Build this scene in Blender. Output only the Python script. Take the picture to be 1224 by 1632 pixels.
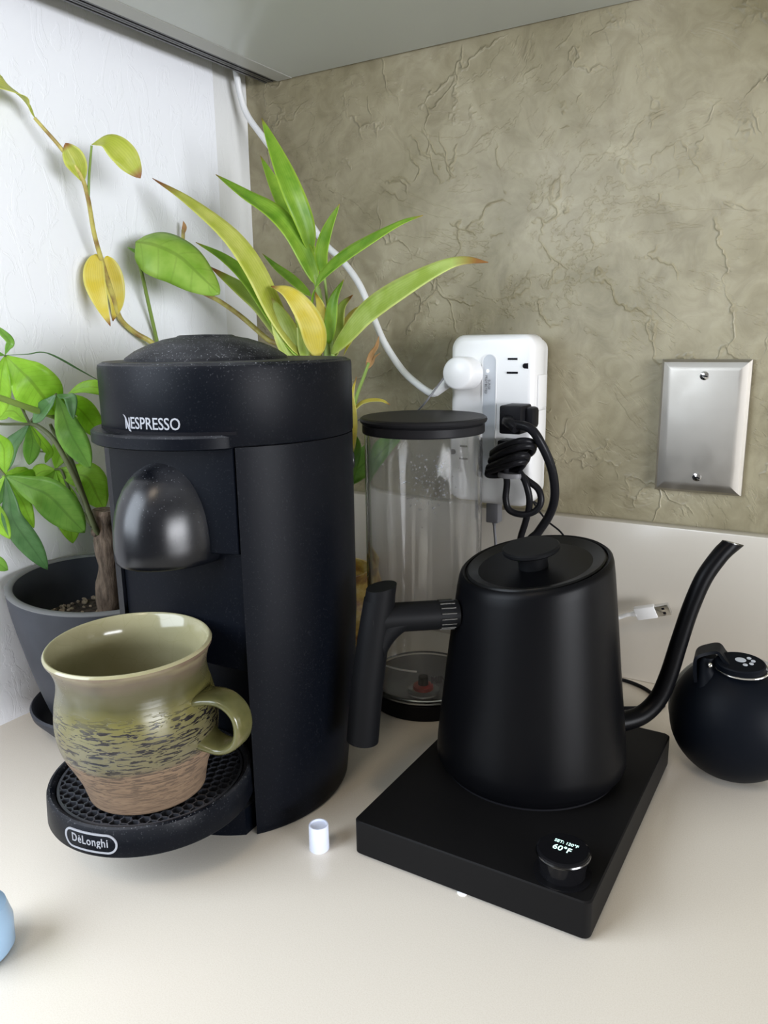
import bpy, bmesh, math, random
from mathutils import Vector, Matrix, noise
random.seed(7)
for o in list(bpy.data.objects): bpy.data.objects.remove(o)
SC = bpy.context.scene; COL = SC.collection
PI = math.pi; cos, sin, rad = math.cos, math.sin, math.radians

# ---------------- camera, world, lights, exposure ----------------
CAM = Vector((0, 0, .3218))
RX = Vector((0.85806785, 0.51331964, -0.01491714))
RY = Vector((-0.10126014, 0.19760174, 0.97503843))
RZ = Vector((0.50345403, -0.83513861, 0.22153452))
FPX = 1238.0
cd = bpy.data.cameras.new('camera'); cam = bpy.data.objects.new('camera', cd); COL.objects.link(cam)
cam.matrix_world = Matrix(((RX.x, RY.x, RZ.x, CAM.x), (RX.y, RY.y, RZ.y, CAM.y), (RX.z, RY.z, RZ.z, CAM.z), (0, 0, 0, 1)))
cd.sensor_fit = 'HORIZONTAL'; cd.sensor_width = 36; cd.lens = 36 * FPX / 1224; cd.clip_start = .01
SC.camera = cam
W = bpy.data.worlds.new('world'); SC.world = W; W.use_nodes = True
W.node_tree.nodes['Background'].inputs[0].default_value = (1, .95, .88, 1)
W.node_tree.nodes['Background'].inputs[1].default_value = .20
def area(name, loc, target, sx, sy, power, color):
    l = bpy.data.lights.new(name, 'AREA'); l.shape = 'RECTANGLE'; l.size = sx; l.size_y = sy; l.energy = power; l.color = color
    o = bpy.data.objects.new(name, l); COL.objects.link(o); o.location = loc
    o.rotation_euler = (Vector(target) - Vector(loc)).to_track_quat('-Z', 'Y').to_euler(); return o
area('window_daylight', (-.88, -.45, .58), (-.35, .5, .12), 1.0, .8, 23, (.80, .89, 1))
area('left_wall_fill', (2.4, -.55, .34), (-.6, .45, .30), 1.5, .66, 76, (.93, .95, 1))  # added fill from the right, put in to brighten the left wall
area('ceiling_lamp', (-.1, -.75, 1.75), (-.1, 0, 0), .35, .35, 5, (1, .82, .62))
SC.view_settings.view_transform = 'Standard'; SC.view_settings.look = 'None'
SC.view_settings.gamma = 1; SC.view_settings.use_curve_mapping = False; SC.view_settings.exposure = 0.15

# ---------------- helpers ----------------
def at(u, v, Y):                      # point of the room seen in direction (u,v) at depth Y
    d = RX * (u - 612) - RY * (v - 816) - RZ * FPX
    return CAM + d * (Y / d.y)
def atz(u, v, z):
    d = RX * (u - 612) - RY * (v - 816) - RZ * FPX
    return CAM + d * ((z - CAM.z) / d.z)
def link(name, me, mat, parent=None):
    if mat is not None:
        me.materials.clear(); me.materials.append(mat)
    o = bpy.data.objects.new(name, me); COL.objects.link(o)
    if parent: o.parent = parent
    return o
def tag(o, label=None, cat=None, group=None, kind=None):
    if label: o['label'] = label
    if cat: o['category'] = cat
    if group: o['group'] = group
    if kind: o['kind'] = kind
    return o
def thing(name, label, cat, loc=(0, 0, 0), group=None):
    o = bpy.data.objects.new(name, None); COL.objects.link(o); o.location = loc; o.empty_display_size = .02
    return tag(o, label, cat, group)
def fin(bm, name, mat, parent=None, smooth=True, angle=35, keep_loc=True):
    bmesh.ops.recalc_face_normals(bm, faces=bm.faces)
    me = bpy.data.meshes.new(name)
    if parent is not None:
        off = Vector(parent.location)
        p = parent.parent
        while p is not None: off += Vector(p.location); p = p.parent
        bmesh.ops.translate(bm, verts=bm.verts, vec=-off)
    bm.to_mesh(me); bm.free()
    if smooth:
        for p in me.polygons: p.use_smooth = True
        try: me.set_sharp_from_angle(angle=rad(angle))
        except Exception: pass
    return link(name, me, mat, parent)
def box(bm, a, b, bev=0, seg=2):
    r = bmesh.ops.create_cube(bm, size=1)['verts']
    a = Vector(a); b = Vector(b)
    for v in r: v.co = Vector(((a.x + b.x) / 2 + v.co.x * (b.x - a.x), (a.y + b.y) / 2 + v.co.y * (b.y - a.y), (a.z + b.z) / 2 + v.co.z * (b.z - a.z)))
    if bev:
        es = list({e for v in r for e in v.link_edges})
        bmesh.ops.bevel(bm, geom=es, offset=bev, segments=seg, affect='EDGES', profile=.5)
    return bm
def obox(name, a, b, mat, parent=None, bev=0, seg=2):
    bm = bmesh.new(); box(bm, a, b, bev, seg); return fin(bm, name, mat, parent)
def loft(bm, rings, closed=True, cap0=True, cap1=True):
    vr = [[bm.verts.new(p) for p in r] for r in rings]
    n = len(vr[0])
    for i in range(len(vr) - 1):
        for j in range(n if closed else n - 1):
            k = (j + 1) % n
            try: bm.faces.new((vr[i][j], vr[i][k], vr[i + 1][k], vr[i + 1][j]))
            except ValueError: pass
    if cap0: bm.faces.new(list(reversed(vr[0])))
    if cap1: bm.faces.new(vr[-1])
    return vr
def lathe(bm, prof, c=(0, 0), n=64, cap0=True, cap1=True, fz=None, fr=None):
    rings = []
    for r, z in prof:
        ring = []
        for j in range(n):
            a = 2 * PI * j / n; rr = r * (fr(a, z) if fr else 1)
            x, y = rr * cos(a), rr * sin(a)
            p = Vector((x, y, z))
            if fz: p = Vector(fz(p))
            ring.append(p + Vector((c[0], c[1], 0)))
        rings.append(ring)
    loft(bm, rings, True, cap0, cap1); return bm
def crv(P, n=8):                      # Catmull-Rom
    P = [Vector(p) for p in P]; Q = [P[0] * 2 - P[1]] + P + [P[-1] * 2 - P[-2]]; out = []
    for i in range(1, len(Q) - 2):
        for k in range(n):
            t = k / n; a, b, c, d = Q[i - 1], Q[i], Q[i + 1], Q[i + 2]
            out.append(.5 * ((2 * b) + (c - a) * t + (2 * a - 5 * b + 4 * c - d) * t * t + (3 * b - a - 3 * c + d) * t ** 3))
    out.append(P[-1]); return out
def tube(bm, path, r, n=12, cap=True, flat=None):
    m = len(path); R = r if callable(r) else (lambda t: r)
    T = [(path[min(i + 1, m - 1)] - path[max(i - 1, 0)]).normalized() for i in range(m)]
    up = Vector((0, 0, 1)) if abs(T[0].z) < .9 else Vector((1, 0, 0))
    N = (up - T[0] * up.dot(T[0])).normalized(); rings = []
    for i in range(m):
        N = (N - T[i] * N.dot(T[i])).normalized(); B = T[i].cross(N); rr = R(i / (m - 1))
        rings.append([path[i] + (N * cos(2 * PI * j / n) + B * sin(2 * PI * j / n)) * rr for j in range(n)])
    loft(bm, rings, True, cap, cap); return bm
def otube(name, P, r, mat, parent=None, n=12, k=8, smooth_path=True):
    bm = bmesh.new(); tube(bm, crv(P, k) if smooth_path else [Vector(p) for p in P], r, n); return fin(bm, name, mat, parent, angle=50)
FONT = None
def text_mesh(s, size, depth=.0002, bold=0, shear=0, sx=1, spacing=1):
    c = bpy.data.curves.new('text', 'FONT'); c.body = s; c.size = size; c.extrude = depth; c.offset = bold
    c.align_x = 'CENTER'; c.align_y = 'CENTER'; c.shear = shear; c.space_character = spacing; c.resolution_u = 3
    o = bpy.data.objects.new('text', c); COL.objects.link(o); bpy.context.view_layer.update()
    me = bpy.data.meshes.new_from_object(o.evaluated_get(bpy.context.evaluated_depsgraph_get()))
    bpy.data.objects.remove(o); bpy.data.curves.remove(c)
    for v in me.vertices: v.co.x *= sx
    return me
def place_mesh(name, me, M, mat, parent=None, func=None):
    off = Vector((0, 0, 0)); p = parent
    while p is not None: off += Vector(p.location); p = p.parent
    for v in me.vertices:
        q = func(v.co) if func else M @ v.co
        v.co = q - off
    return link(name, me, mat, parent)
def wrap(c, r, a0, z0):
    return lambda v: Vector((c[0] + (r + v.z) * cos(a0 + v.x / r), c[1] + (r + v.z) * sin(a0 + v.x / r), z0 + v.y))
def frame(o, x, y):
    x = Vector(x).normalized(); y = Vector(y); y = (y - x * x.dot(y)).normalized(); z = x.cross(y)
    return Matrix(((x.x, y.x, z.x, o[0]), (x.y, y.y, z.y, o[1]), (x.z, y.z, z.z, o[2]), (0, 0, 0, 1)))

# ---------------- materials ----------------
def mat(name, col, rough=.5, metal=0, **k):
    m = bpy.data.materials.new(name); m.use_nodes = True; nt = m.node_tree; b = nt.nodes['Principled BSDF']
    if max(col) < .03: b.inputs['Specular IOR Level'].default_value = .10
    b.inputs['Base Color'].default_value = (*col, 1); b.inputs['Roughness'].default_value = rough; b.inputs['Metallic'].default_value = metal
    for kk, v in k.items(): b.inputs[kk.replace('_', ' ')].default_value = v
    return m
def N(m, t, **k):
    n = m.node_tree.nodes.new(t)
    for kk, v in k.items():
        if hasattr(n, kk): setattr(n, kk, v)
        else: n.inputs[kk.replace('_', ' ')].default_value = v
    return n
def L(m, a, b): m.node_tree.links.new(a, b)
def BS(m): return m.node_tree.nodes['Principled BSDF']
def coords(m, scale=(1, 1, 1)):
    tc = N(m, 'ShaderNodeTexCoord'); mp = N(m, 'ShaderNodeMapping'); mp.inputs['Scale'].default_value = scale
    L(m, tc.outputs['Object'], mp.inputs[0]); return mp.outputs[0]
def ramp(m, src, stops):
    r = N(m, 'ShaderNodeValToRGB'); e = r.color_ramp.elements
    while len(e) > 1: e.remove(e[-1])
    e[0].position = stops[0][0]; e[0].color = (*stops[0][1], 1)
    for p, c in stops[1:]:
        q = e.new(p); q.color = (*c, 1)
    L(m, src, r.inputs[0]); return r.outputs[0]
def noise_t(m, vec, scale, detail=4, rough=.5, dist=0):
    n = N(m, 'ShaderNodeTexNoise'); n.inputs['Scale'].default_value = scale; n.inputs['Detail'].default_value = detail
    n.inputs['Roughness'].default_value = rough; n.inputs['Distortion'].default_value = dist; L(m, vec, n.inputs['Vector']); return n.outputs['Fac']
def bump(m, h, strength, dist, prev=None):
    b = N(m, 'ShaderNodeBump'); b.inputs['Strength'].default_value = strength; b.inputs['Distance'].default_value = dist
    L(m, h, b.inputs['Height'])
    if prev: L(m, prev, b.inputs['Normal'])
    return b.outputs[0]
def math_n(m, op, a, b=None, c=None):
    n = N(m, 'ShaderNodeMath', operation=op)
    for i, x in enumerate((a, b, c)):
        if x is None: continue
        if isinstance(x, (int, float)): n.inputs[i].default_value = x
        else: L(m, x, n.inputs[i])
    return n.outputs[0]
def mixc(m, f, a, b):
    n = N(m, 'ShaderNodeMix', data_type='RGBA')
    if isinstance(f, (int, float)): n.inputs[0].default_value = f
    else: L(m, f, n.inputs[0])
    for i, x in ((6, a), (7, b)):
        if isinstance(x, tuple): n.inputs[i].default_value = (*x, 1)
        else: L(m, x, n.inputs[i])
    return n.outputs[2]

def dusty(name, col, rough, dust=.6, amount=.66, dustcol=(.32, .33, .36)):
    m = mat(name, col, rough); v = coords(m)
    n = noise_t(m, v, 900, 1, .4); n2 = noise_t(m, v, 25, 3, .5)
    sp = ramp(m, n, [(amount, (0, 0, 0)), (amount + .03, (1, 1, 1))])
    sp2 = ramp(m, n2, [(.35, (0, 0, 0)), (.75, (1, 1, 1))])
    geo = N(m, 'ShaderNodeNewGeometry'); sep = N(m, 'ShaderNodeSeparateXYZ'); L(m, geo.outputs['Normal'], sep.inputs[0])
    upf = math_n(m, 'MULTIPLY_ADD', math_n(m, 'MAXIMUM', sep.outputs[2], 0.0), 1.0, .06)
    f = math_n(m, 'MULTIPLY', math_n(m, 'MULTIPLY', sp, upf), dust)
    f2 = math_n(m, 'MULTIPLY', math_n(m, 'MULTIPLY', sp2, math_n(m, 'MAXIMUM', sep.outputs[2], 0.0)), .20)
    f = math_n(m, 'ADD', f, f2)
    L(m, mixc(m, f, col, dustcol), BS(m).inputs['Base Color'])
    L(m, bump(m, noise_t(m, v, 2500, 2), .05, .0005), BS(m).inputs['Normal'])
    return m
M_mach = dusty('machine_black', (.0018, .0027, .0052), .42, .35)
M_machtop = dusty('machine_top_dusty', (.006, .0068, .0085), .5, .45, .66)
M_gloss = dusty('gloss_black', (.003, .0036, .0055), .27, .4, .72)
BS(M_gloss).inputs['Specular IOR Level'].default_value = .42
M_dark = mat('dark_gap', (.004, .004, .006), .6)
M_black = mat('black_plastic', (.010, .010, .012), .45)
M_kettle = mat('kettle_black', (.0022, .0023, .0030), .38)
_v = coords(M_kettle); L(M_kettle, bump(M_kettle, noise_t(M_kettle, _v, 3000, 1), .06, .0004), BS(M_kettle).inputs['Normal'])
M_base = mat('base_black', (.0062, .0060, .0063), .5)
M_kplast = mat('handle_black', (.0055, .0057, .0065), .5)
M_lid = mat('lid_black', (.008, .008, .008), .30)
M_chrome = mat('collar_metal', (.10, .10, .10), .2, 1)
M_silver = mat('silver_print', (.30, .31, .34), .5)
M_cordblk = mat('cord_black', (.012, .012, .014), .28)
M_white = mat('white_plastic', (.80, .80, .80), .3)
M_cordw = mat('cord_white', (.74, .75, .76), .35)
M_grayp = mat('gray_plastic', (.16, .16, .17), .5)
M_steel = mat('brushed_steel', (.44, .415, .375), .45, 1, Anisotropic=.3)
_v = coords(M_steel, (6, 1, 900)); L(M_steel, bump(M_steel, noise_t(M_steel, _v, 6, 2), .08, .0003), BS(M_steel).inputs['Normal'])
_v = coords(M_steel); L(M_steel, ramp(M_steel, noise_t(M_steel, _v, 38, 2), [(.35, (.42,) * 3), (.65, (.52,) * 3)]), BS(M_steel).inputs['Roughness'])
M_shiny = mat('shiny_steel', (.75, .75, .75), .15, 1)

# countertop: white quartz
M_counter = mat('quartz', (.72, .68, .61), .16)
_v = coords(M_counter); _n = noise_t(M_counter, _v, 1400, 2)
L(M_counter, ramp(M_counter, _n, [(.3, (.67, .615, .53)), (.6, (.72, .67, .59))]), BS(M_counter).inputs['Base Color'])
L(M_counter, ramp(M_counter, noise_t(M_counter, _v, 9, 3), [(.3, (.14,) * 3), (.7, (.24,) * 3)]), BS(M_counter).inputs['Roughness'])
M_splash = mat('quartz_splash', (.62, .575, .50), .22)
# textured wall: trowelled metallic plaster
def plaster():
    m = mat('trowelled_plaster', (.3, .27, .2), .42); BS(m).inputs['Specular IOR Level'].default_value = .32; v = coords(m)
    n1 = noise_t(m, v, 7, 5, .6, .4); n2 = noise_t(m, v, 38, 6, .62, 1.2); n3 = noise_t(m, v, 2.2, 3, .5)
    c1 = ramp(m, n1, [(.30, (.205, .178, .104)), (.5, (.320, .284, .190)), (.72, (.420, .380, .275))])
    c2 = ramp(m, n2, [(.35, (.80, .785, .75)), (.6, (1.0, 1.0, .98))])
    mul = N(m, 'ShaderNodeMix', data_type='RGBA', blend_type='MULTIPLY'); mul.inputs[0].default_value = 1
    L(m, c1, mul.inputs[6]); L(m, c2, mul.inputs[7])
    # warp voronoi for ridges of trowel edges
    nv = N(m, 'ShaderNodeTexNoise'); nv.inputs['Scale'].default_value = 9; nv.inputs['Detail'].default_value = 5; L(m, v, nv.inputs['Vector'])
    add = N(m, 'ShaderNodeVectorMath', operation='MULTIPLY_ADD'); L(m, nv.outputs['Color'], add.inputs[0]); add.inputs[1].default_value = (.22, .22, .22); L(m, v, add.inputs[2])
    vo = N(m, 'ShaderNodeTexVoronoi', feature='DISTANCE_TO_EDGE'); vo.inputs['Scale'].default_value = 13; L(m, add.outputs[0], vo.inputs['Vector'])
    ridge = ramp(m, vo.outputs['Distance'], [(0, (1, 1, 1)), (.018, (.2, .2, .2)), (.04, (0, 0, 0))])
    mask = ramp(m, noise_t(m, v, 15, 4, .6), [(.48, (0, 0, 0)), (.62, (1, 1, 1))])
    rid = math_n(m, 'MULTIPLY', ridge, mask)
    vo2 = N(m, 'ShaderNodeTexVoronoi', feature='DISTANCE_TO_EDGE'); vo2.inputs['Scale'].default_value = 26; mp2 = N(m, 'ShaderNodeMapping'); mp2.inputs['Scale'].default_value = (1, 1, .55)
    L(m, add.outputs[0], mp2.inputs[0]); L(m, mp2.outputs[0], vo2.inputs['Vector'])
    r2 = ramp(m, vo2.outputs['Distance'], [(0, (.9, .9, .9)), (.03, (.2, .2, .2)), (.05, (0, 0, 0))]); m2 = ramp(m, noise_t(m, v, 19, 4, .6), [(.58, (0, 0, 0)), (.66, (1, 1, 1))])
    rid = math_n(m, 'ADD', rid, math_n(m, 'MULTIPLY', math_n(m, 'MULTIPLY', r2, m2), .8))
    # plateaus: stepped noise giving the skim-coat edges
    st = ramp(m, noise_t(m, v, 5.5, 7, .68, .8), [(.40, (0, 0, 0)), (.415, (.35, .35, .35)), (.50, (.4, .4, .4)), (.512, (.75, .75, .75)), (.60, (.78, .78, .78)), (.61, (1, 1, 1))])
    h = math_n(m, 'ADD', math_n(m, 'MULTIPLY', rid, 1.3), math_n(m, 'ADD', math_n(m, 'MULTIPLY', st, .60), math_n(m, 'MULTIPLY', n2, .35)))
    L(m, bump(m, h, .46, .0026), BS(m).inputs['Normal'])
    L(m, mul.outputs[2], BS(m).inputs['Base Color'])
    L(m, ramp(m, n3, [(.3, (.27,) * 3), (.7, (.42,) * 3)]), BS(m).inputs['Roughness'])
    return m
M_plaster = plaster()
def paint(name, col, s=.35):
    m = mat(name, col, .6); v = coords(m, (1, 1, .45))
    n = ramp(m, noise_t(m, v, 60, 5, .6, 1.0), [(.52, (0, 0, 0)), (.56, (.4,) * 3), (.75, (.6,) * 3)])
    L(m, bump(m, n, s, .0012), BS(m).inputs['Normal']); return m
M_wallw = paint('white_paint', (.86, .88, .93)); M_trimw = paint('grey_white_paint', (.74, .75, .75), .2)
M_cab = mat('cabinet_grey', (.50, .52, .49), .22); M_cabtrim = mat('cabinet_trim', (.40, .40, .37), .4)

def leafmat(name, c1, c2, tip=None, trans=.5, rib=True, u_scale=14):
    m = mat(name, c1, .38); tc = N(m, 'ShaderNodeUVMap'); sep = N(m, 'ShaderNodeSeparateXYZ'); L(m, tc.outputs[0], sep.inputs[0])
    u, v = sep.outputs[0], sep.outputs[1]
    nz = noise_t(m, coords(m), 55, 3)
    base = mixc(m, ramp(m, nz, [(.35, (0,) * 3), (.65, (1,) * 3)]), c1, c2)
    cen = math_n(m, 'ABSOLUTE', math_n(m, 'SUBTRACT', v, .5))
    if rib:      # veins: midrib plus side veins
        wv = math_n(m, 'SINE', math_n(m, 'MULTIPLY', math_n(m, 'SUBTRACT', u, math_n(m, 'MULTIPLY', cen, .28)), u_scale * 6.28))
        vein = ramp(m, wv, [(.90, (0,) * 3), (1, (.5,) * 3)])
        mid = ramp(m, cen, [(.0, (1,) * 3), (.025, (1,) * 3), (.045, (0,) * 3)])
        f = math_n(m, 'MAXIMUM', vein, mid)
        base = mixc(m, math_n(m, 'MULTIPLY', f, .35), base, tuple(x * .45 for x in c1))
    else:        # parallel stripes of grass-like leaves
        wv = math_n(m, 'SINE', math_n(m, 'MULTIPLY', v, 60))
        base = mixc(m, math_n(m, 'MULTIPLY', ramp(m, wv, [(.3, (0,) * 3), (1, (1,) * 3)]), .22), base, tuple(x * .6 for x in c1))
        base = mixc(m, ramp(m, cen, [(.40, (0,) * 3), (.47, (.55,) * 3)]), base, (min(1, c2[0] * 1.6), min(1, c2[1] * 1.35), c2[2] * 1.5))
    if tip: base = mixc(m, ramp(m, u, [(tip[0], (0,) * 3), (tip[1], (1,) * 3)]), base, tip[2])
    L(m, base, BS(m).inputs['Base Color'])
    tr = N(m, 'ShaderNodeBsdfTranslucent'); L(m, base, tr.inputs[0])
    mx = N(m, 'ShaderNodeMixShader'); mx.inputs[0].default_value = trans
    out = m.node_tree.nodes['Material Output']
    L(m, BS(m).outputs[0], mx.inputs[1]); L(m, tr.outputs[0], mx.inputs[2]); L(m, mx.outputs[0], out.inputs[0])
    return m
BR = (.42, .20, .06)
LM_bright = leafmat('leaf_bright', (.36, .64, .05), (.56, .86, .12), trans=.6)
LM_mid = leafmat('leaf_mid', (.18, .42, .06), (.30, .56, .10), trans=.45)
LM_dark = leafmat('leaf_dark', (.075, .19, .06), (.13, .28, .10), trans=.25)
LM_drac = leafmat('leaf_dracaena', (.20, .42, .03), (.38, .60, .07), (.93, 1, (.5, .35, .08)), .45, False)
LM_dpale = leafmat('leaf_pale', (.50, .64, .12), (.66, .78, .26), (.84, .95, BR), .5, False)
LM_yel = leafmat('leaf_yellow', (.84, .72, .10), (.90, .82, .26), (.88, .97, BR), .5, False)
LM_ygr = leafmat('leaf_yellowgreen', (.58, .64, .09), (.74, .76, .22), (.84, .95, BR), .5, False)
LM_big = leafmat('leaf_round', (.30, .52, .06), (.44, .64, .12), trans=.45, u_scale=5)
M_stem = mat('stem_green', (.22, .32, .07), .5); M_stemd = mat('stem_dark', (.10, .12, .05), .6); M_stemy = mat('stem_yellow', (.45, .38, .10), .5)
_v = coords(M_stemy); L(M_stemy, ramp(M_stemy, noise_t(M_stemy, _v, 70, 3), [(.35, (.26, .16, .05)), (.6, (.52, .46, .12))]), BS(M_stemy).inputs['Base Color'])
M_deadleaf = mat('dead_leaf', (.40, .22, .09), .8)
M_bark = mat('bark', (.12, .09, .06), .9)
_v = coords(M_bark, (1, 1, .25)); _n = noise_t(M_bark, _v, 260, 5, .65)
L(M_bark, ramp(M_bark, _n, [(.3, (.045, .032, .022)), (.65, (.20, .15, .11))]), BS(M_bark).inputs['Base Color']); L(M_bark, bump(M_bark, _n, .8, .002), BS(M_bark).inputs['Normal'])
M_pot = mat('pot_charcoal', (.03, .034, .045), .55)
_v = coords(M_pot); L(M_pot, ramp(M_pot, noise_t(M_pot, _v, 30, 5), [(.3, (.024, .028, .038)), (.7, (.040, .045, .058))]), BS(M_pot).inputs['Base Color'])
M_potrim = mat('pot_rim', (.16, .165, .17), .6)
M_soil = mat('soil', (.03, .022, .016), .95); _v = coords(M_soil); _n = noise_t(M_soil, _v, 200, 5)
L(M_soil, ramp(M_soil, _n, [(.4, (.012, .009, .007)), (.7, (.07, .05, .035))]), BS(M_soil).inputs['Base Color']); L(M_soil, bump(M_soil, _n, 1, .004), BS(M_soil).inputs['Normal'])
M_pebble = mat('pebble', (.26, .21, .15), .9)
M_ochre = mat('ochre_glaze', (.55, .34, .06), .3)
_v = coords(M_ochre, (1, 1, 2)); L(M_ochre, ramp(M_ochre, noise_t(M_ochre, _v, 45, 4), [(.35, (.28, .12, .03)), (.55, (.62, .42, .08)), (.7, (.75, .65, .30))]), BS(M_ochre).inputs['Base Color'])
M_glass = mat('clear_plastic', (.95, .96, .97), .03, Transmission_Weight=1.0, IOR=1.42)
BS(M_glass).inputs['Roughness'].default_value = .04; BS(M_glass).inputs['Transmission Weight'].default_value = .975
M_haze = mat('clear_plastic_base', (.80, .82, .84), .12, Transmission_Weight=.9, IOR=1.4)
M_red = mat('red_valve', (.42, .02, .015), .3)

# ---------------- structure ----------------
st = lambda o: tag(o, kind='structure')
st(obox('floor', (-2.6, -3, -.95), (2.6, .9, -.90), mat('floor_wood', (.25, .2, .15), .5)))
# textured back wall, gently uneven front face
bm = bmesh.new()
nx, nz = 220, 150; x0, x1, z0, z1 = -.605, 1.3, -.9, 1.6
def wall_grid(bm, xs, zs):
    vs = []
    for z in zs:
        row = []
        for x in xs:
            h = noise.noise(Vector((x * 4, z * 4, 1))) * .0022 + noise.noise(Vector((x * 15, z * 15, 5))) * .0008
            row.append(bm.verts.new((x, .722 + h, z)))
        vs.append(row)
    for i in range(len(zs) - 1):
        for j in range(len(xs) - 1): bm.faces.new((vs[i][j], vs[i][j + 1], vs[i + 1][j + 1], vs[i + 1][j]))
wall_grid(bm, [x0 + (x1 - x0) * i / nx for i in range(nx + 1)], [z0 + (z1 - z0) * i / nz for i in range(nz + 1)])
box(bm, (-.605, .735, -.9), (1.3, .80, 1.6))
st(fin(bm, 'wall_back', M_plaster, angle=80))
st(obox('wall_left', (-.70, .10, -.9), (-.600, .6665, 1.6), M_wallw))
st(obox('trim_1', (-.70, .6665, -.9), (-.6035, .80, 1.6), M_trimw))
ceil = st(obox('ceiling', (-2.6, -3, 2.3), (2.6, .9, 2.35), mat('ceiling_white', (.8, .8, .78), .8)))

tag(obox('countertop', (-.600, -.12, -.03), (1.2, .7055, 0), M_counter), 'glossy off-white quartz countertop under the coffee machine and kettle', 'countertop')
tag(obox('backsplash', (-.600, .705, 0), (1.2, .7195, .1515), M_splash, bev=.0012), 'low off-white quartz backsplash strip below the textured wall', 'backsplash')

# upper cabinet
cab = thing('upper_cabinet', 'grey-green wall cabinet seen from below above the textured wall', 'cabinet', (-.55, .71, .586))
obox('side_panel', (-.5575, .30, .586), (-.5385, .7195, 1.2), M_cabtrim, cab)
obox('bottom_panel', (-.5382, .30, .5865), (1.1, .7195, .604), M_cab, cab)
obox('door', (-.5575, .279, .587), (1.1, .2985, 1.2), M_cab, cab)
bm = bmesh.new(); box(bm, (-.574, .30, .5895), (-.5577, .7185, 1.2)); fin(bm, 'edge_strip', M_dark, cab)
for i in range(4):
    x = -.5735 + i * .0041
    obox('edge_layer', (x, .30, .5862 + .0004 * (i % 2)), (x + .0026, .7185, .5895), mat('edge_layer_%d' % i, (.035 + .03 * (i % 2),) * 3, .35), cab)

# steel blank plate
pl = thing('wall_plate', 'blank brushed steel wall plate with two screws on textured wall', 'wall plate', (-.110, .7165, .24))
bm = bmesh.new()
px0, px1, pz0, pz1 = -.1458, -.0742, .1828, .2980
rings = []
for ins, y in ((0, .7205), (0, .7160), (.0022, .7130), (.0060, .7115), (.0095, .7108)):
    rings.append([Vector(p) for p in ((px0 + ins, y, pz0 + ins), (px1 - ins, y, pz0 + ins), (px1 - ins, y, pz1 - ins), (px0 + ins, y, pz1 - ins))])
loft(bm, rings)
fin(bm, 'plate', M_steel, pl, smooth=True, angle=12)
for z in (.2845, .1975):
    bm = bmesh.new(); lathe(bm, [(.0038, 0), (.0036, .0007), (.0022, .0014), (.0003, .0016)], n=24)
    bmesh.ops.rotate(bm, verts=bm.verts, cent=(0, 0, 0), matrix=Matrix.Rotation(PI / 2, 3, 'X'))
    bmesh.ops.translate(bm, verts=bm.verts, vec=(-.110, .7110, z)); s = fin(bm, 'screw', M_shiny, pl)
    bm = bmesh.new(); box(bm, (-.1130, .7088, z - .0005), (-.1070, .7097, z + .0005))
    bmesh.ops.rotate(bm, verts=bm.verts, cent=(-.11, .71, z), matrix=Matrix.Rotation(.3, 3, 'Y')); fin(bm, 'slot', M_dark, s)

# ---------------- coffee machine ----------------
MC = (-.3665, .4055); MR = .0835
mach = thing('coffee_machine', 'tall matt black capsule coffee machine with domed lid and drip tray', 'coffee machine', (MC[0], MC[1], 0))
A1, A0 = 313, 232
def bodyR(a, z):
    t = max(0, 1 - z / .13) ** 1.3
    d = (a - 313) % 360
    k = 0
    if d < 170: k = math.sin(min(1, d / 75) * PI / 2) if d < 75 else (1 if d < 120 else (170 - d) / 50)
    return MR - .0100 * t * k
def pt(a, r, z): return Vector((MC[0] + r * cos(rad(a)), MC[1] + r * sin(rad(a)), z))
inR = .075   # recess behind the front panel
bm = bmesh.new(); rings = []
for z in (0.0, .002, .006, .03, .06, .09, .13, .17, .21, .2585):
    ring = []
    e = .0012 if z == 0 else 0
    for i in range(73):
        a = A1 + (A0 + 360 - A1) * i / 72; ring.append(pt(a, bodyR(a, z) - e, z))
    ring += [Vector((-.4140, .3800, z)), Vector((-.3135, .3800, z))]
    rings.append(ring)
loft(bm, rings); fin(bm, 'body', M_mach, mach, angle=40)
# head
bm = bmesh.new()
lathe(bm, [(MR, .2592), (MR + .0004, .2600), (MR + .0004, .3040), (MR - .0001, .3062), (MR - .0016, .3070), (.058, .3074)], MC, 128)
head = fin(bm, 'head', M_mach, mach, angle=30)
bm = bmesh.new(); lathe(bm, [(MR - .0018, .3069), (MR - .003, .3078), (.057, .3080)], MC, 96); fin(bm, 'top_cover', M_machtop, mach)
bm = bmesh.new(); DC = (-.3785, .3990)
lathe(bm, [(.0545, .3076), (.0535, .3098), (.047, .3142), (.038, .3182), (.028, .3214), (.0195, .3229), (.0185, .3236), (.0170, .3240), (.001, .3244)], DC, 96)
fin(bm, 'dome', M_machtop, mach, angle=25)
# lever / shelf ledge under the head front
bm = bmesh.new(); rings = []
def shelfR(a):
    d = (a - 205) / (314 - 205)
    return MR - .004 + .0135 * math.sin(max(0, min(1, d)) * PI) ** .45
for z, e in ((.2578, .0012), (.2586, 0), (.2650, 0), (.2662, .0016)):
    rings.append([pt(205 + 109 * i / 60, shelfR(205 + 109 * i / 60) - e, z) for i in range(61)] + [pt(300, .05, z), pt(220, .05, z)])
loft(bm, rings); fin(bm, 'lever', M_mach, mach, angle=35)
bm = bmesh.new(); rings = []
for z in (.2662, .2682): rings.append([pt(212 + 102 * i / 40, MR + .0007, z) for i in range(41)] + [pt(300, .06, z), pt(220, .06, z)])
loft(bm, rings); fin(bm, 'seam', M_dark, mach)
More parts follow.
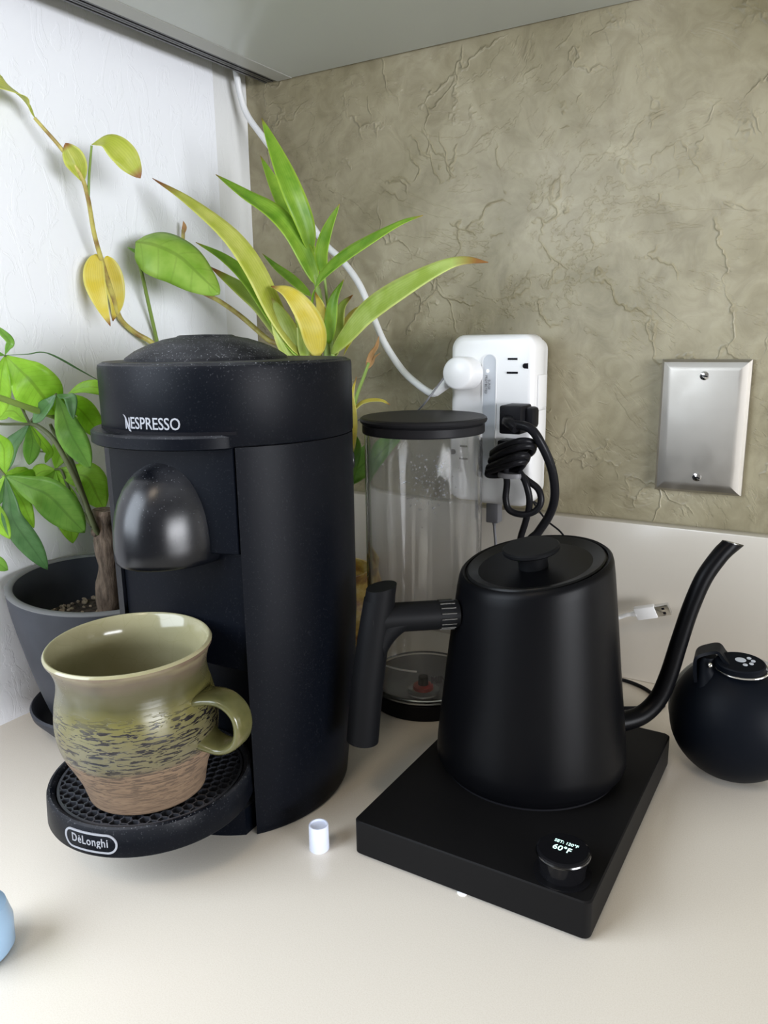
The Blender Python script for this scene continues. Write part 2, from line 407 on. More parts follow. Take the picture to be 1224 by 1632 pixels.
# front panel chord
pa, pb = pt(A1, MR, 0), pt(A0, MR, 0)
dx = (pa - pb).normalized(); dn = Vector((dx.y, -dx.x, 0))
def chord(s, out, z): return pb + dx * (s * (pa - pb).length) + dn * (out + BULGE[0] * math.sin(s * PI) ** .8) + Vector((0, 0, z))
BULGE = [.010]
def slab(name, s0, s1, zlo, zhi, out, th, m, parent, bev=.0006):
    bm = bmesh.new(); rings = []
    for z, e in ((zlo, bev), (zlo + bev, 0), (zhi - bev, 0), (zhi, bev)):
        k = 14
        rings.append([chord(s0 + (s1 - s0) * i / k, out - e, z) for i in range(k + 1)] + [chord(s1, out - th, z), chord(s0, out - th, z)])
    loft(bm, rings); return fin(bm, name, m, parent, angle=40)
slab('front_panel', .055, .985, .1930, .2585, -.0004, .03, M_mach, mach)
BULGE[0] = 0
slab('front_panel', .055, .985, .1150, .1924, -.0020, .03, M_mach, mach)
slab('recess_wall', .02, .86, .0, .1150, -.033, .01, M_mach, mach)
slab('side_rail', .0, .046, .0, .2585, .0004, .03, M_gloss, mach)
# gap column at right of the panel foot and the front base block
bm = bmesh.new(); rings = []
for z in (0, .019): rings.append([pt(236 + 72 * i / 30, MR - .002, z) for i in range(31)] + [Vector((-.318, .380, z)), Vector((-.412, .380, z))])
loft(bm, rings); fin(bm, 'base_block', M_mach, mach)
obox('rail', (-.3165, .352, .0), (-.3120, .3815, .115), M_gloss, mach)
# spout cover (nozzle)
NCx, NCy = -.3615, .3435
bm = bmesh.new(); rings = []
zb, zt = .1865, .2490
lev = [(0.0, .93), (.02, .975), (.06, 1.0), (.2, 1.0), (.35, .985), (.5, .945), (.62, .885), (.73, .80), (.82, .70), (.89, .58), (.945, .43), (.98, .26), (1, .05)]
for t, s in lev:
    z = zb + (zt - zb) * t; ring = []
    for i in range(41):
        a = PI + PI * i / 40
        ring.append(Vector((NCx + .0335 * s * cos(a), NCy + (.0425 * (s ** 1.05)) * sin(a), z - .006 * (1 - t) * max(0, -sin(a)) * 0)))
    ring += [Vector((NCx + .0335 * s, NCy + .004, z)), Vector((NCx - .0335 * s, NCy + .004, z))]
    rings.append(ring)
loft(bm, rings); noz = fin(bm, 'spout_cover', M_gloss, mach, angle=50)
bm = bmesh.new(); lathe(bm, [(.0035, .1815), (.0050, .1830), (.0060, .1850), (.0060, .1870)], (-.3725, .3255), 24); fin(bm, 'coffee_outlet', M_dark, mach)
# drip tray
TC = (-.3668, .3115)
def tpt(a, r, z):
    x, y = TC[0] + r * cos(a), TC[1] + r * sin(a); return Vector((x, min(y, .3775), z))
bm = bmesh.new()
prof = [(r - .0030, z + .0130) for r, z in [(.0600, .0175), (.0670, .0180), (.0676, .0192), (.0668, .0340), (.0662, .0356), (.0645, .0362), (.0628, .0356), (.0618, .0345), (.0612, .0315), (.0605, .0240)]]
loft(bm, [[tpt(2 * PI * j / 96, r, z) for j in range(96)] for r, z in prof]); tray = fin(bm, 'drip_tray', M_mach, mach, angle=35)
bm = bmesh.new(); loft(bm, [[tpt(2 * PI * j / 96, r, z) for j in range(96)] for r, z in ((.0572, .0365), (.0572, .0372))]); fin(bm, 'tray_floor', M_dark, tray)
# honeycomb grate
bm = bmesh.new(); p = .0064; hs = p / math.sqrt(3); zt_, zb_ = .0468, .0436; wall = .00042; RG = .0574; seen = set()
def bar(bm, a, b):
    d = (b - a).normalized(); n = Vector((-d.y, d.x, 0)) * wall
    rings = [[a - n + Vector((0, 0, zb_)), a + n + Vector((0, 0, zb_)), a + n + Vector((0, 0, zt_)), a - n + Vector((0, 0, zt_))],
             [b - n + Vector((0, 0, zb_)), b + n + Vector((0, 0, zb_)), b + n + Vector((0, 0, zt_)), b - n + Vector((0, 0, zt_))]]
    loft(bm, rings)
for i in range(-24, 25):
    for j in range(-24, 25):
        cx = p * (i + j * .5); cy = p * j * math.sqrt(3) / 2
        if cx * cx + cy * cy > (RG + .004) ** 2: continue
        V = [Vector((cx + hs * cos(PI / 6 + k * PI / 3), cy + hs * sin(PI / 6 + k * PI / 3), 0)) for k in range(6)]
        for k in range(6):
            a, b = V[k], V[(k + 1) % 6]; key = (round((a.x + b.x) * 5e3), round((a.y + b.y) * 5e3))
            if key in seen: continue
            seen.add(key)
            if a.length > RG and b.length > RG: continue
            if a.length > RG: a = a.normalized() * RG
            if b.length > RG: b = b.normalized() * RG
            q1, q2 = a + Vector((*TC, 0)), b + Vector((*TC, 0))
            if max(q1.y, q2.y) > .3765: continue
            bar(bm, q1, q2)
rings = [[tpt(2 * PI * j / 96, r, z) for j in range(96)] for r, z in ((.0562, .0436), (.0578, .0436), (.0578, .0470), (.0562, .0470))]
vr = loft(bm, rings, True, False, False)
for j in range(96): bm.faces.new((vr[3][j], vr[3][(j + 1) % 96], vr[0][(j + 1) % 96], vr[0][j]))
grate = fin(bm, 'grate', mat('grate_black', (.045, .048, .058), .3), tray, smooth=False); grate['label'] = 'black honeycomb grate'
# water tank at the back, ribbed
TK = (-.4150, .5060)
bm = bmesh.new(); prof = [(.060, .0)]
nr = 84
for i in range(nr + 1):
    z = .006 + (.252 - .006) * i / nr; prof.append((.0668 + (.0007 if i % 2 else 0), z))
prof.append((.060, .255)); lathe(bm, prof, TK, 96); fin(bm, 'water_tank', M_gloss, mach, angle=60)
bm = bmesh.new(); lathe(bm, [(.0078, -.001), (.0078, .0012), (.0066, .0022), (.0040, .0014), (.0005, .0012)], n=32)
bmesh.ops.rotate(bm, verts=bm.verts, cent=(0, 0, 0), matrix=Matrix.Rotation(PI / 2, 3, 'Y'))
bmesh.ops.rotate(bm, verts=bm.verts, cent=(0, 0, 0), matrix=Matrix.Rotation(rad(46), 3, 'Z'))
bmesh.ops.translate(bm, verts=bm.verts, vec=pt(46, MR - .0004, .2345)); fin(bm, 'release_button', M_gloss, mach)
# lettering
me = text_mesh('ESPRESSO', .0100, .00012, .00006, sx=.86, spacing=.98)
w_e = max(v.co.x for v in me.vertices) - min(v.co.x for v in me.vertices)
place_mesh('lettering', me, None, M_silver, head, wrap(MC, MR + .00055, rad(279.6), .2727))
# the swashed N: stem, diagonal sweep and rising hook
bm = bmesh.new()
def poly(bm, pts, z0=-.0001, z1=.0002):
    loft(bm, [[Vector((x, y, z0)) for x, y in pts], [Vector((x, y, z1)) for x, y in pts]])
u = .001
poly(bm, [(-2.1 * u, -3.4 * u), (-1.1 * u, -3.4 * u), (-1.1 * u, 2.0 * u), (-2.1 * u, 3.4 * u)])
poly(bm, [(-4.0 * u, 5.2 * u), (-2.6 * u, 4.7 * u), (-1.2 * u, 3.4 * u), (1.6 * u, -3.0 * u), (3.0 * u, -5.0 * u), (1.2 * u, -4.6 * u), (.2 * u, -3.2 * u), (-2.0 * u, 2.8 * u), (-2.9 * u, 4.2 * u)])
poly(bm, [(1.2 * u, -1.6 * u), (2.1 * u, -3.2 * u), (2.1 * u, 3.4 * u), (1.2 * u, 3.4 * u)])
bmesh.ops.recalc_face_normals(bm, faces=bm.faces)
me = bpy.data.meshes.new('letter'); bm.to_mesh(me); bm.free()
ang0 = 279.6 - math.degrees((w_e / 2 + .0026) / MR)
place_mesh('lettering', me, None, M_silver, head, wrap(MC, MR + .00055, rad(ang0), .2727))
# oval badge on the tray
def stadium(hw, hh, n=16):
    P = [(-(hw - hh) + 2 * (hw - hh) * i / 12, -hh) for i in range(1, 12)]
    for i in range(n + 1): a = -PI / 2 + PI * i / n; P.append((hw - hh + hh * cos(a), hh * sin(a)))
    P += [((hw - hh) - 2 * (hw - hh) * i / 12, hh) for i in range(1, 12)]
    for i in range(n + 1): a = PI / 2 + PI * i / n; P.append((-hw + hh + hh * cos(a), hh * sin(a)))
    return P
bm = bmesh.new(); S1, S2 = stadium(.0182, .0063), stadium(.0170, .0051)
lo = [[bm.verts.new((x, y, z)) for x, y in S] for S, z in ((S1, -.0002), (S1, .0004), (S2, .0004), (S2, -.0002))]
n_ = len(S1)
for i in range(4):
    for j in range(n_): bm.faces.new((lo[i][j], lo[i][(j + 1) % n_], lo[(i + 1) % 4][(j + 1) % n_], lo[(i + 1) % 4][j]))
bmesh.ops.recalc_face_normals(bm, faces=bm.faces)
me = bpy.data.meshes.new('badge'); bm.to_mesh(me); bm.free()
BW = wrap(TC, .0642, rad(283), .0398)
place_mesh('badge_ring', me, None, M_silver, tray, BW)
me = text_mesh("DeLonghi", .0074, .00015, .00009, sx=.80, spacing=1.10); place_mesh('lettering', me, None, M_silver, tray, lambda v: BW(v + Vector((0, .0002, 0))))
me = text_mesh("-", .0046, .00015, .00002, sx=.75); place_mesh('lettering', me, None, M_silver, tray, lambda v: BW(v + Vector((-.0066, .0026, 0))))

# ---------------- mug ----------------
def mugmat():
    m = mat('mug_glaze', (.3, .3, .1), .25); v = coords(m); sep = N(m, 'ShaderNodeSeparateXYZ'); L(m, v, sep.inputs[0]); z = sep.outputs[2]
    vs = coords(m, (110, 110, 620)); vs2 = coords(m, (170, 170, 1500)); vb = coords(m)
    zz = math_n(m, 'ADD', z, math_n(m, 'MULTIPLY', math_n(m, 'SUBTRACT', noise_t(m, vb, 30, 4), .5), .012))
    clay = mixc(m, noise_t(m, vs2, .6, 3), (.11, .070, .046), (.27, .185, .115))
    glaze = ramp(m, zz, [(0, (.16, .135, .06)), (.028 / .1, (.15, .10, .055)), (.033 / .1, (.20, .185, .075)), (.05 / .1, (.29, .28, .10)), (.066 / .1, (.33, .33, .075)), (.078 / .1, (.20, .21, .045)), (.084 / .1, (.20, .19, .06)), (.092 / .1, (.27, .23, .15)), (.097 / .1, (.42, .40, .20))]) if False else None
    z10 = math_n(m, 'MULTIPLY', zz, 10)
    glaze = ramp(m, z10, [(0, (.16, .135, .06)), (.34, (.12, .08, .045)), (.39, (.125, .108, .052)), (.50, (.125, .110, .050)), (.66, (.135, .122, .032)), (.76, (.060, .056, .018)), (.84, (.075, .066, .030)), (.905, (.115, .085, .058)), (.94, (.22, .18, .11)), (.965, (.15, .10, .07))])
    glaze = mixc(m, ramp(m, noise_t(m, vb, 22, 4), [(.35, (0,) * 3), (.7, (.45,) * 3)]), glaze, (.12, .115, .08))
    isg = ramp(m, z10, [(.335, (0,) * 3), (.352, (1,) * 3)])
    col = mixc(m, isg, clay, glaze)
    st = noise_t(m, vs, 1.0, 3, .6, .6)
    band = ramp(m, z10, [(.02, (0,) * 3), (.12, (.3,) * 3), (.34, (.6,) * 3), (.40, (1,) * 3), (.62, (1,) * 3), (.72, (0,) * 3)])
    strk = math_n(m, 'MULTIPLY', ramp(m, st, [(.53, (0,) * 3), (.555, (1,) * 3)]), band)
    fine = math_n(m, 'MULTIPLY', ramp(m, noise_t(m, vs2, .8, 2), [(.58, (0,) * 3), (.66, (.6,) * 3)]), ramp(m, z10, [(.30, (1,) * 3), (.34, (0,) * 3)]))
    col = mixc(m, strk, col, (.012, .010, .012)); col = mixc(m, fine, col, (.12, .075, .05))
    L(m, col, BS(m).inputs['Base Color'])
    L(m, ramp(m, z10, [(.335, (.75,) * 3), (.352, (.27,) * 3)]), BS(m).inputs['Roughness'])
    h = math_n(m, 'ADD', math_n(m, 'MULTIPLY', strk, -1.0), math_n(m, 'MULTIPLY', fine, -.5))
    h = math_n(m, 'ADD', h, math_n(m, 'MULTIPLY', noise_t(m, coords(m, (6, 6, 160)), 1, 3), .6))
    L(m, bump(m, h, .6, .0008), BS(m).inputs['Normal']); return m
def muginner():
    m = mat('mug_inner', (.50, .50, .26), .12); v = coords(m)
    nv = N(m, 'ShaderNodeTexNoise'); nv.inputs['Scale'].default_value = 40; L(m, v, nv.inputs['Vector'])
    add = N(m, 'ShaderNodeVectorMath', operation='MULTIPLY_ADD'); L(m, nv.outputs['Color'], add.inputs[0]); add.inputs[1].default_value = (.012,) * 3; L(m, v, add.inputs[2])
    vo = N(m, 'ShaderNodeTexVoronoi', feature='DISTANCE_TO_EDGE'); vo.inputs['Scale'].default_value = 75; L(m, add.outputs[0], vo.inputs['Vector'])
    ck = ramp(m, vo.outputs['Distance'], [(0, (.30,) * 3), (.02, (0,) * 3)])
    base = mixc(m, noise_t(m, v, 30, 3), (.25, .232, .125), (.35, .33, .21))
    L(m, mixc(m, ck, base, (.22, .21, .09)), BS(m).inputs['Base Color']); return m
MG = Vector((-.3585, .3005, .0470))
mug = thing('mug', 'handmade green-glazed stoneware mug with bare clay foot on drip tray', 'mug', MG)
lean = lambda p: (p.x + .015 * p.z, p.y - .065 * p.z, p.z + (p.y * .015) * max(0, p.z / .094) ** 2)
rv = random.Random(3)
outer = [(.030, 0), (.0365, .0006), (.0378, .004), (.0405, .014), (.0448, .024), (.0493, .034), (.0512, .044), (.0512, .053), (.0498, .062), (.0478, .070), (.0468, .077), (.0475, .083), (.0497, .0895), (.0516, .0925), (.0519, .0942)]
inner = [(.0519, .0942), (.0508, .0957), (.0494, .0952), (.0478, .0925), (.0452, .086), (.0438, .078), (.0450, .070), (.0468, .060), (.0480, .050), (.0472, .040), (.0435, .028), (.0380, .016), (.030, .009), (.001, .007)]
wob = lambda a, z: 1 + .012 * sin(2 * a + 1 + z * 20) + .006 * sin(3 * a + z * 60)
M_mug = mugmat(); M_mugin = muginner()
outer = [(r * .945, z * 1.035) for r, z in outer]; inner = [(r * .945, z * 1.035) for r, z in inner]
def smoothprof(P, k=4):
    C = crv([Vector((a, b, 0)) for a, b in P], k); return [(q.x, q.y) for q in C]
bm = bmesh.new(); lathe(bm, smoothprof(outer), n=96, cap0=True, cap1=False, fz=lean, fr=wob); bmesh.ops.translate(bm, verts=bm.verts, vec=MG); fin(bm, 'cup_wall', M_mug, mug, angle=70)
bm = bmesh.new(); lathe(bm, smoothprof(inner), n=96, cap0=False, cap1=True, fz=lean, fr=wob); bmesh.ops.translate(bm, verts=bm.verts, vec=MG); o = fin(bm, 'cup_lining', M_mugin, mug, angle=70); o['label'] = 'pale crackled glaze inside'
# strap handle
ha = rad(9); hd = Vector((cos(ha), sin(ha), 0)); hn = Vector((-hd.y, hd.x, 0))
path = crv([MG + hd * d + Vector((0, 0, z)) for d, z in ((.040, .0655), (.051, .0690), (.062, .0690), (.0705, .0630), (.0730, .0535), (.0700, .0440), (.0610, .0385), (.051, .0395), (.0435, .0430))], 8)
bm = bmesh.new(); rings = []
for i, q in enumerate(path):
    T = (path[min(i + 1, len(path) - 1)] - path[max(i - 1, 0)]).normalized(); Bn = T.cross(hn); t = i / (len(path) - 1)
    wdt = .0085 + .0045 * abs(2 * t - 1) ** 3 ; th = .0027 + .0012 * abs(2 * t - 1) ** 4
    rings.append([q + hn * wdt * (abs(cos(a)) ** .6) * (1 if cos(a) > 0 else -1) + Bn * th * (abs(sin(a)) ** .8) * (1 if sin(a) > 0 else -1) for a in [2 * PI * j / 20 for j in range(20)]])
loft(bm, rings)
def hmat():
    m = mat('mug_handle_glaze', (.2, .21, .06), .2); v = coords(m)
    L(m, ramp(m, noise_t(m, v, 60, 4), [(.3, (.065, .066, .024)), (.6, (.105, .10, .038)), (.8, (.21, .175, .11))]), BS(m).inputs['Base Color']); return m
fin(bm, 'handle', hmat(), mug, angle=70)

# ---------------- kettle and base ----------------
KC = Vector((-.1716, .4798, 0)); kp = rad(42); kd = Vector((cos(kp), sin(kp), 0)); kn = Vector((-kd.y, kd.x, 0))
def KP(s, z, o=0): return KC + kd * s + kn * o + Vector((0, 0, z))
kb = thing('heating_base', 'square matt black heating base with a round display dial', 'kettle base', (-.168, .462, 0))
bm = bmesh.new()
def rrect(x0, x1, y0, y1, r, n=6):
    P = []
    for cx, cy, a0 in ((x1 - r, y0 + r, -90), (x1 - r, y1 - r, 0), (x0 + r, y1 - r, 90), (x0 + r, y0 + r, 180)):
        for i in range(n + 1): a = rad(a0 + 90 * i / n); P.append((cx + r * cos(a), cy + r * sin(a)))
    return P
rings = []
for z, e in ((.0015, .001), (.0025, 0), (.0242, 0), (.0250, .0008)):
    rings.append([Vector((x, y, z)) for x, y in rrect(-.2432 + e, -.0925 - e, .3600 + e, .5680 - e, .0045)])
loft(bm, rings); fin(bm, 'housing', M_base, kb, angle=30)
for sx in (-.232, -.104):
    for sy in (.372, .556):
        bm = bmesh.new(); lathe(bm, [(.006, 0), (.006, .002)], (sx, sy), 16); fin(bm, 'foot', M_black, kb)
bm = bmesh.new(); lathe(bm, [(.060, .0249), (.060, .0262), (.052, .0266)], (KC.x, KC.y), 64); fin(bm, 'heating_plate', M_black, kb)
DK = (-.1135, .3768)
bm = bmesh.new()
lathe(bm, [(.0160, .0249), (.0162, .0262), (.0128, .0264), (.0128, .0300), (.0143, .0372), (.0148, .0392), (.0146, .0404), (.0136, .0410), (.001, .0411)], DK, 64)
dial = fin(bm, 'dial', mat('dial_gloss', (.006, .006, .007), .06), kb, angle=30)
bm = bmesh.new(); lathe(bm, [(.0149, .0378), (.0152, .0386), (.0149, .0394)], DK, 64, False, False); fin(bm, 'dial_ring', M_chrome, dial)
M_led = mat('led_text', (.6, 1, .9), .5); BS(M_led).inputs['Emission Color'].default_value = (.65, 1, .92, 1); BS(M_led).inputs['Emission Strength'].default_value = 1.1
tx = Vector((1, -.02, 0))
def disp(s, size, x, y, bold=.0001):
    me = text_mesh(s, size, .00004, bold, sx=.92); f = frame((DK[0] + x, DK[1] + y, .04125), tx, (0, 1, 0)); place_mesh('display_text', me, f, M_led, dial)
disp('SET: 120\u00b0F', .0034, .0003, .0046, .00002); disp('60\u00b0F', .0062, -.0004, -.0012, .00006)

ket = thing('gooseneck_kettle', 'matt black gooseneck kettle with slanted lid standing on its base', 'kettle', (KC.x, KC.y, .0266))
def ktilt(z, lo=.10, hi=.172):
    return max(0, min(1, (z - lo) / (hi - lo)))
def kfz(p):
    return (p.x, p.y, p.z + (p.x * .105 + p.y * .15) * ktilt(p.z))
def krings(prof, n=96, full=False):
    R = []
    for r, z in prof:
        t = 1 if full else ktilt(z)
        R.append([Vector((KC.x + r * cos(a), KC.y + r * sin(a), z + (r * cos(a) * .105 + r * sin(a) * .15) * t)) for a in [2 * PI * j / n for j in range(n)]])
    return R
kprof = [(.058, .0268), (.0618, .0278), (.0632, .0300), (.0632, .0312), (.0645, .0318), (.0655, .0345), (.0650, .045), (.0634, .06), (.0612, .08), (.0590, .10), (.0566, .122), (.0540, .145), (.0520, .162), (.0510, .1685), (.0500, .1715), (.0484, .1728), (.0470, .1722), (.0466, .1710)]
bm = bmesh.new(); loft(bm, krings(kprof)); fin(bm, 'body', M_kettle, ket, angle=40)
bm = bmesh.new(); loft(bm, krings([(.0455, .1695), (.0458, .1722), (.0448, .1732), (.0430, .1728), (.034, .1698), (.022, .1682), (.001, .1680)], full=True)); lid = fin(bm, 'lid', M_lid, ket, angle=50)
KN = Vector((.105, .15, -1)).normalized() * -1
bm = bmesh.new(); 
# lid knob: stem and disc, set along the lid's own axis
ax = KN; kx = Vector((1, 0, .105)).normalized(); ky = ax.cross(kx); kc0 = Vector((KC.x + .0005, KC.y - .003, .1665))
rr = []
for r, h in ((.0100, 0), (.0098, .008), (.0105, .0125), (.0180, .0150), (.0190, .0160), (.0191, .0178), (.0180, .0188), (.001, .0190)):
    rr.append([kc0 + ax * h + (kx * cos(2 * PI * j / 64) + ky * sin(2 * PI * j / 64)) * r for j in range(64)])
loft(bm, rr); fin(bm, 'knob', M_kplast, lid, angle=40)
# handle
otube('handle_arm', [KP(-.113, .1415), KP(-.095, .1415), KP(-.068, .1408)], lambda t: .0098, M_kplast, ket, 24, 6)
bm = bmesh.new()
hp = [KP(-.1050, .1635), KP(-.1072, .150), KP(-.1095, .137), KP(-.1130, .115), KP(-.1165, .088), KP(-.1198, .0560)]
P = crv(hp, 6); tube(bm, P, lambda t: .0101 + .0008 * t, 28)
# slanted top cut
topv = [v for v in bm.verts if (v.co - P[0]).length < .0125]
for v in topv: v.co.z += (v.co - P[0]).dot(kd) * .35
fin(bm, 'handle_grip', M_kplast, ket, angle=40)
bm = bmesh.new()   # fillet under the arm, swept from grip to arm
rr = []; FR = .027; cx_, cz_ = -.0945 + FR - .006, .1330 - FR + .004
for i in range(13):
    a = PI / 2 * i / 12
    arc = KP(cx_ - FR * cos(a) - .004 * (1 - i / 12), cz_ + FR * sin(a)); cor = KP(-.1085, .1405)
    mid = (arc + cor) / 2; hv = (arc - cor) / 2
    rr.append([mid + hv * cos(2 * PI * j / 20) + kn * (.0094 * (abs(sin(2 * PI * j / 20)) ** .8) * (1 if sin(2 * PI * j / 20) > 0 else -1)) for j in range(20)])
loft(bm, rr); fin(bm, 'handle_fillet', M_kplast, ket, angle=60)
bm = bmesh.new(); tube(bm, [KP(-.0685, .1408), KP(-.054, .1406)], .0094, 32); col_ = fin(bm, 'collar', M_kplast, ket, angle=30)
for k in range(16):
    a = 2 * PI * k / 16; o_ = kn * cos(a) * .0095 + Vector((0, 0, sin(a) * .0095))
    bm = bmesh.new(); tube(bm, [KP(-.0668, .1408) + o_, KP(-.0568, .1406) + o_], .0006, 6); fin(bm, 'rib', M_chrome, col_)
# spout
sp = crv([KP(.055, .0470), KP(.0742, .0480), KP(.0870, .0520), KP(.0975, .0625), KP(.1045, .080), KP(.1110, .105), KP(.1180, .130), KP(.1265, .1515), KP(.1370, .1665), KP(.1440, .1735)], 8)
bm = bmesh.new(); tube(bm, sp, lambda t: .0072 - .0012 * min(1, t * 1.6), 24)
d_ = (sp[-1] - sp[-3]).normalized(); ZT = .1758; PT = sp[-1] + d_ * ((ZT - sp[-1].z) / d_.z); NT = (kd * .30 + Vector((0, 0, 1))).normalized()
for v in bm.verts:
    q = v.co - sp[-1]
    if q.length < .0078 and abs(q.dot(d_)) < .0012:
        v.co += d_ * ((PT - v.co).dot(NT) / d_.dot(NT))
        k_ = max(0, (v.co - PT).dot(kd)) / .006
        v.co += kd * .0016 * k_ ** 2
fin(bm, 'spout', M_kettle, ket, angle=50)
bm = bmesh.new(); e_ = PT
loft(bm, [[e_ + kd * (.0050 * cos(2 * PI * k / 28) - .0002) + kn * .0044 * sin(2 * PI * k / 28) + Vector((0, 0, z_ - .0015 * cos(2 * PI * k / 28))) for k in range(28)] for z_ in (-.0008, .0005)])
fin(bm, 'spout_mouth', mat('spout_inner', (.45, .45, .44), .3, 1), ket)

# ---------------- clear water tank with black lid ----------------
JC = (-.3085, .5780)
jar = thing('clear_canister', 'tall clear plastic water tank with flat black lid behind the kettle', 'water tank', (JC[0], JC[1], 0))
bm = bmesh.new(); lathe(bm, [(.0495, .016), (.0500, .024), (.0500, .2435), (.0478, .2435), (.0478, .026), (.0465, .020), (.001, .019)], JC, 96, True, False)
bmesh.ops.remove_doubles(bm, verts=bm.verts, dist=1e-6); fin(bm, 'clear_wall', M_glass, jar, angle=40)
bm = bmesh.new(); lathe(bm, [(.0515, .2440), (.0528, .2450), (.0532, .2475), (.0528, .2560), (.0520, .2568), (.001, .2572)][0:], JC, 96); 
bm.free(); bm = bmesh.new()
lathe(bm, [(.0495, .2420), (.0510, .2420), (.0516, .2430), (.0516, .2490), (.0508, .2496), (.0512, .2500), (.0530, .2512), (.0536, .2528), (.0530, .2546), (.0515, .2556), (.001, .2560)], JC, 96)
fin(bm, 'lid', mat('jar_lid', (.016, .016, .018), .42), jar, angle=30)
bm = bmesh.new(); lathe(bm, [(.0478, 0), (.0488, .001), (.0492, .0135), (.0480, .0150), (.001, .0152)], JC, 96); fin(bm, 'foot_ring', M_black, jar, angle=30)
for z in (.0165, .0195):
    bm = bmesh.new(); lathe(bm, [(.0495, z - .0008), (.0508, z), (.0495, z + .0008)], JC, 96, False, False); fin(bm, 'rim_ring', M_shiny, jar)
bm = bmesh.new(); lathe(bm, [(.0135, .0205), (.0140, .0222), (.0120, .0235), (.001, .0235)], (-.2940, .5490), 40); v1 = fin(bm, 'valve', M_haze, jar)
bm = bmesh.new(); lathe(bm, [(.0090, .0236), (.0085, .0262), (.0060, .0272), (.001, .0272)], (-.2940, .5490), 40); fin(bm, 'valve_seal', M_red, v1)
bm = bmesh.new(); lathe(bm, [(.0045, .0272), (.0042, .0345), (.001, .0350)], (-.2940, .5490), 24); fin(bm, 'valve_pin', M_black, v1)
me = text_mesh('MIN', .0085, .0002, .0003, sx=.9)
place_mesh('lettering', me, None, mat('print_grey', (.12, .12, .13), .5), jar, wrap(JC, .0506, rad(312), .0392))
bm = bmesh.new(); 
for i in range(20):
    a = rad(262 + 28 * i / 19)
rings = [[Vector((JC[0] + r * cos(rad(255 + 36 * i / 19)), JC[1] + r * sin(rad(255 + 36 * i / 19)), z)) for i in range(20)] for r, z in ((.0500, .0462), (.0506, .0462), (.0506, .0475), (.0500, .0475))]
vr = [[bm.verts.new(q) for q in R_] for R_ in rings]
for i in range(4):
    for j in range(19): bm.faces.new((vr[i][j], vr[i][j + 1], vr[(i + 1) % 4][j + 1], vr[(i + 1) % 4][j]))
fin(bm, 'mark_line', mat('mark_white', (.7, .7, .68), .4), jar)
# drops condensed inside the wall
bm = bmesh.new(); rd = random.Random(5)
for i in range(170):
    a = rad(rd.gauss(300, 12)); z = rd.gauss(.205, .014); r_ = rd.uniform(.0003, .0009)
    if z > .235: continue
    mtx = Matrix.Translation((JC[0] + .0477 * cos(a), JC[1] + .0477 * sin(a), z)) @ Matrix.Diagonal((1, 1, 1.2, 1))
    bmesh.ops.create_icosphere(bm, subdivisions=1, radius=r_, matrix=mtx)
fin(bm, 'droplets', mat('drops', (.95, .96, 1), .02, Transmission_Weight=1.0, IOR=1.33), jar)['kind'] = 'stuff'

# ---------------- wall outlet extender ----------------
SX0, SX1, SZ0, SZ1, SY = -.3275, -.2455, .1640, .3212, .6680
strip = thing('outlet_extender', 'white surge protector outlet block mounted on the textured wall', 'outlet block', (-.2865, .70, .24))
def rr3(x0, x1, z0, z1, r, n=8): return rrect(x0, x1, z0, z1, r, n)
bm = bmesh.new(); rings = []
for y, e in ((.7150, .004), (.7000, .002), (.6950, 0), (.6735, 0), (.6700, .0012), (.6684, .0035), (.6680, .006)):
    rings.append([Vector((x, y, z)) for x, z in rr3(SX0 + e, SX1 - e, SZ0 + e, SZ1 - e, .0125 - e * .5)])
loft(bm, rings); fin(bm, 'housing', M_white, strip, angle=40)
bm = bmesh.new(); loft(bm, [[Vector((x, y, z)) for x, z in rr3(-.2940, -.2815, .190, .3035, .0062)] for y in (.6690, .6676)])
fin(bm, 'light_bar', mat('light_bar', (.55, .58, .62), .15), strip)
bm = bmesh.new(); S_ = rr3(-.2950, -.2805, .189, .3045, .0072); S2_ = rr3(-.2940, -.2815, .190, .3035, .0062)
a_, b_ = [bm.verts.new((x, .6673, z)) for x, z in S_], [bm.verts.new((x, .6673, z)) for x, z in S2_]
c_, d2 = [bm.verts.new((x, .6685, z)) for x, z in S_], [bm.verts.new((x, .6685, z)) for x, z in S2_]
for j in range(len(S_)):
    k = (j + 1) % len(S_)
    for p_, q_ in ((a_, b_), (c_, a_), (b_, d2)): bm.faces.new((p_[j], p_[k], q_[k], q_[j]))
fin(bm, 'bar_rim', M_white, strip)
M_ledw = mat('led_white', (1, 1, 1), .5); BS(M_ledw).inputs['Emission Color'].default_value = (.9, .95, 1, 1); BS(M_ledw).inputs['Emission Strength'].default_value = 4
bm = bmesh.new(); bmesh.ops.create_uvsphere(bm, u_segments=12, v_segments=8, radius=.0011, matrix=Matrix.Translation((-.2893, .6674, .2888))); fin(bm, 'indicator_light', M_ledw, strip)
me = text_mesh('SURGE\nPROTECTED', .0030, .00005, 0); place_mesh('lettering', me, frame((-.2893, .6674, .2765), (0, 0, -1), (1, 0, 0)), M_grayp, strip)
def outlet(cx, cz, flip=1):
    o = obox('slot', (cx - .0045, .6672, cz + .0052), (cx + .0045, .6700, cz + .0070), M_dark, strip)
    obox('slot', (cx - .0052, .6672, cz - .0070), (cx + .0052, .6700, cz - .0052), M_dark, strip)
    bm = bmesh.new(); x = cx + flip * .0125
    P = [(x + flip * .0022, cz - .0024), (x + flip * .0022, cz + .0024)] + [(x - flip * (.0004 + .0024 * cos(rad(t))), cz + .0024 * sin(rad(t))) for t in (70, 35, 0, -35, -70)]
    loft(bm, [[Vector((a, y, b)) for a, b in P] for y in (.6672, .6700)]); fin(bm, 'ground_slot', M_dark, strip, smooth=False)
outlet(-.2655, .2935); outlet(-.3095, .2120, -1)
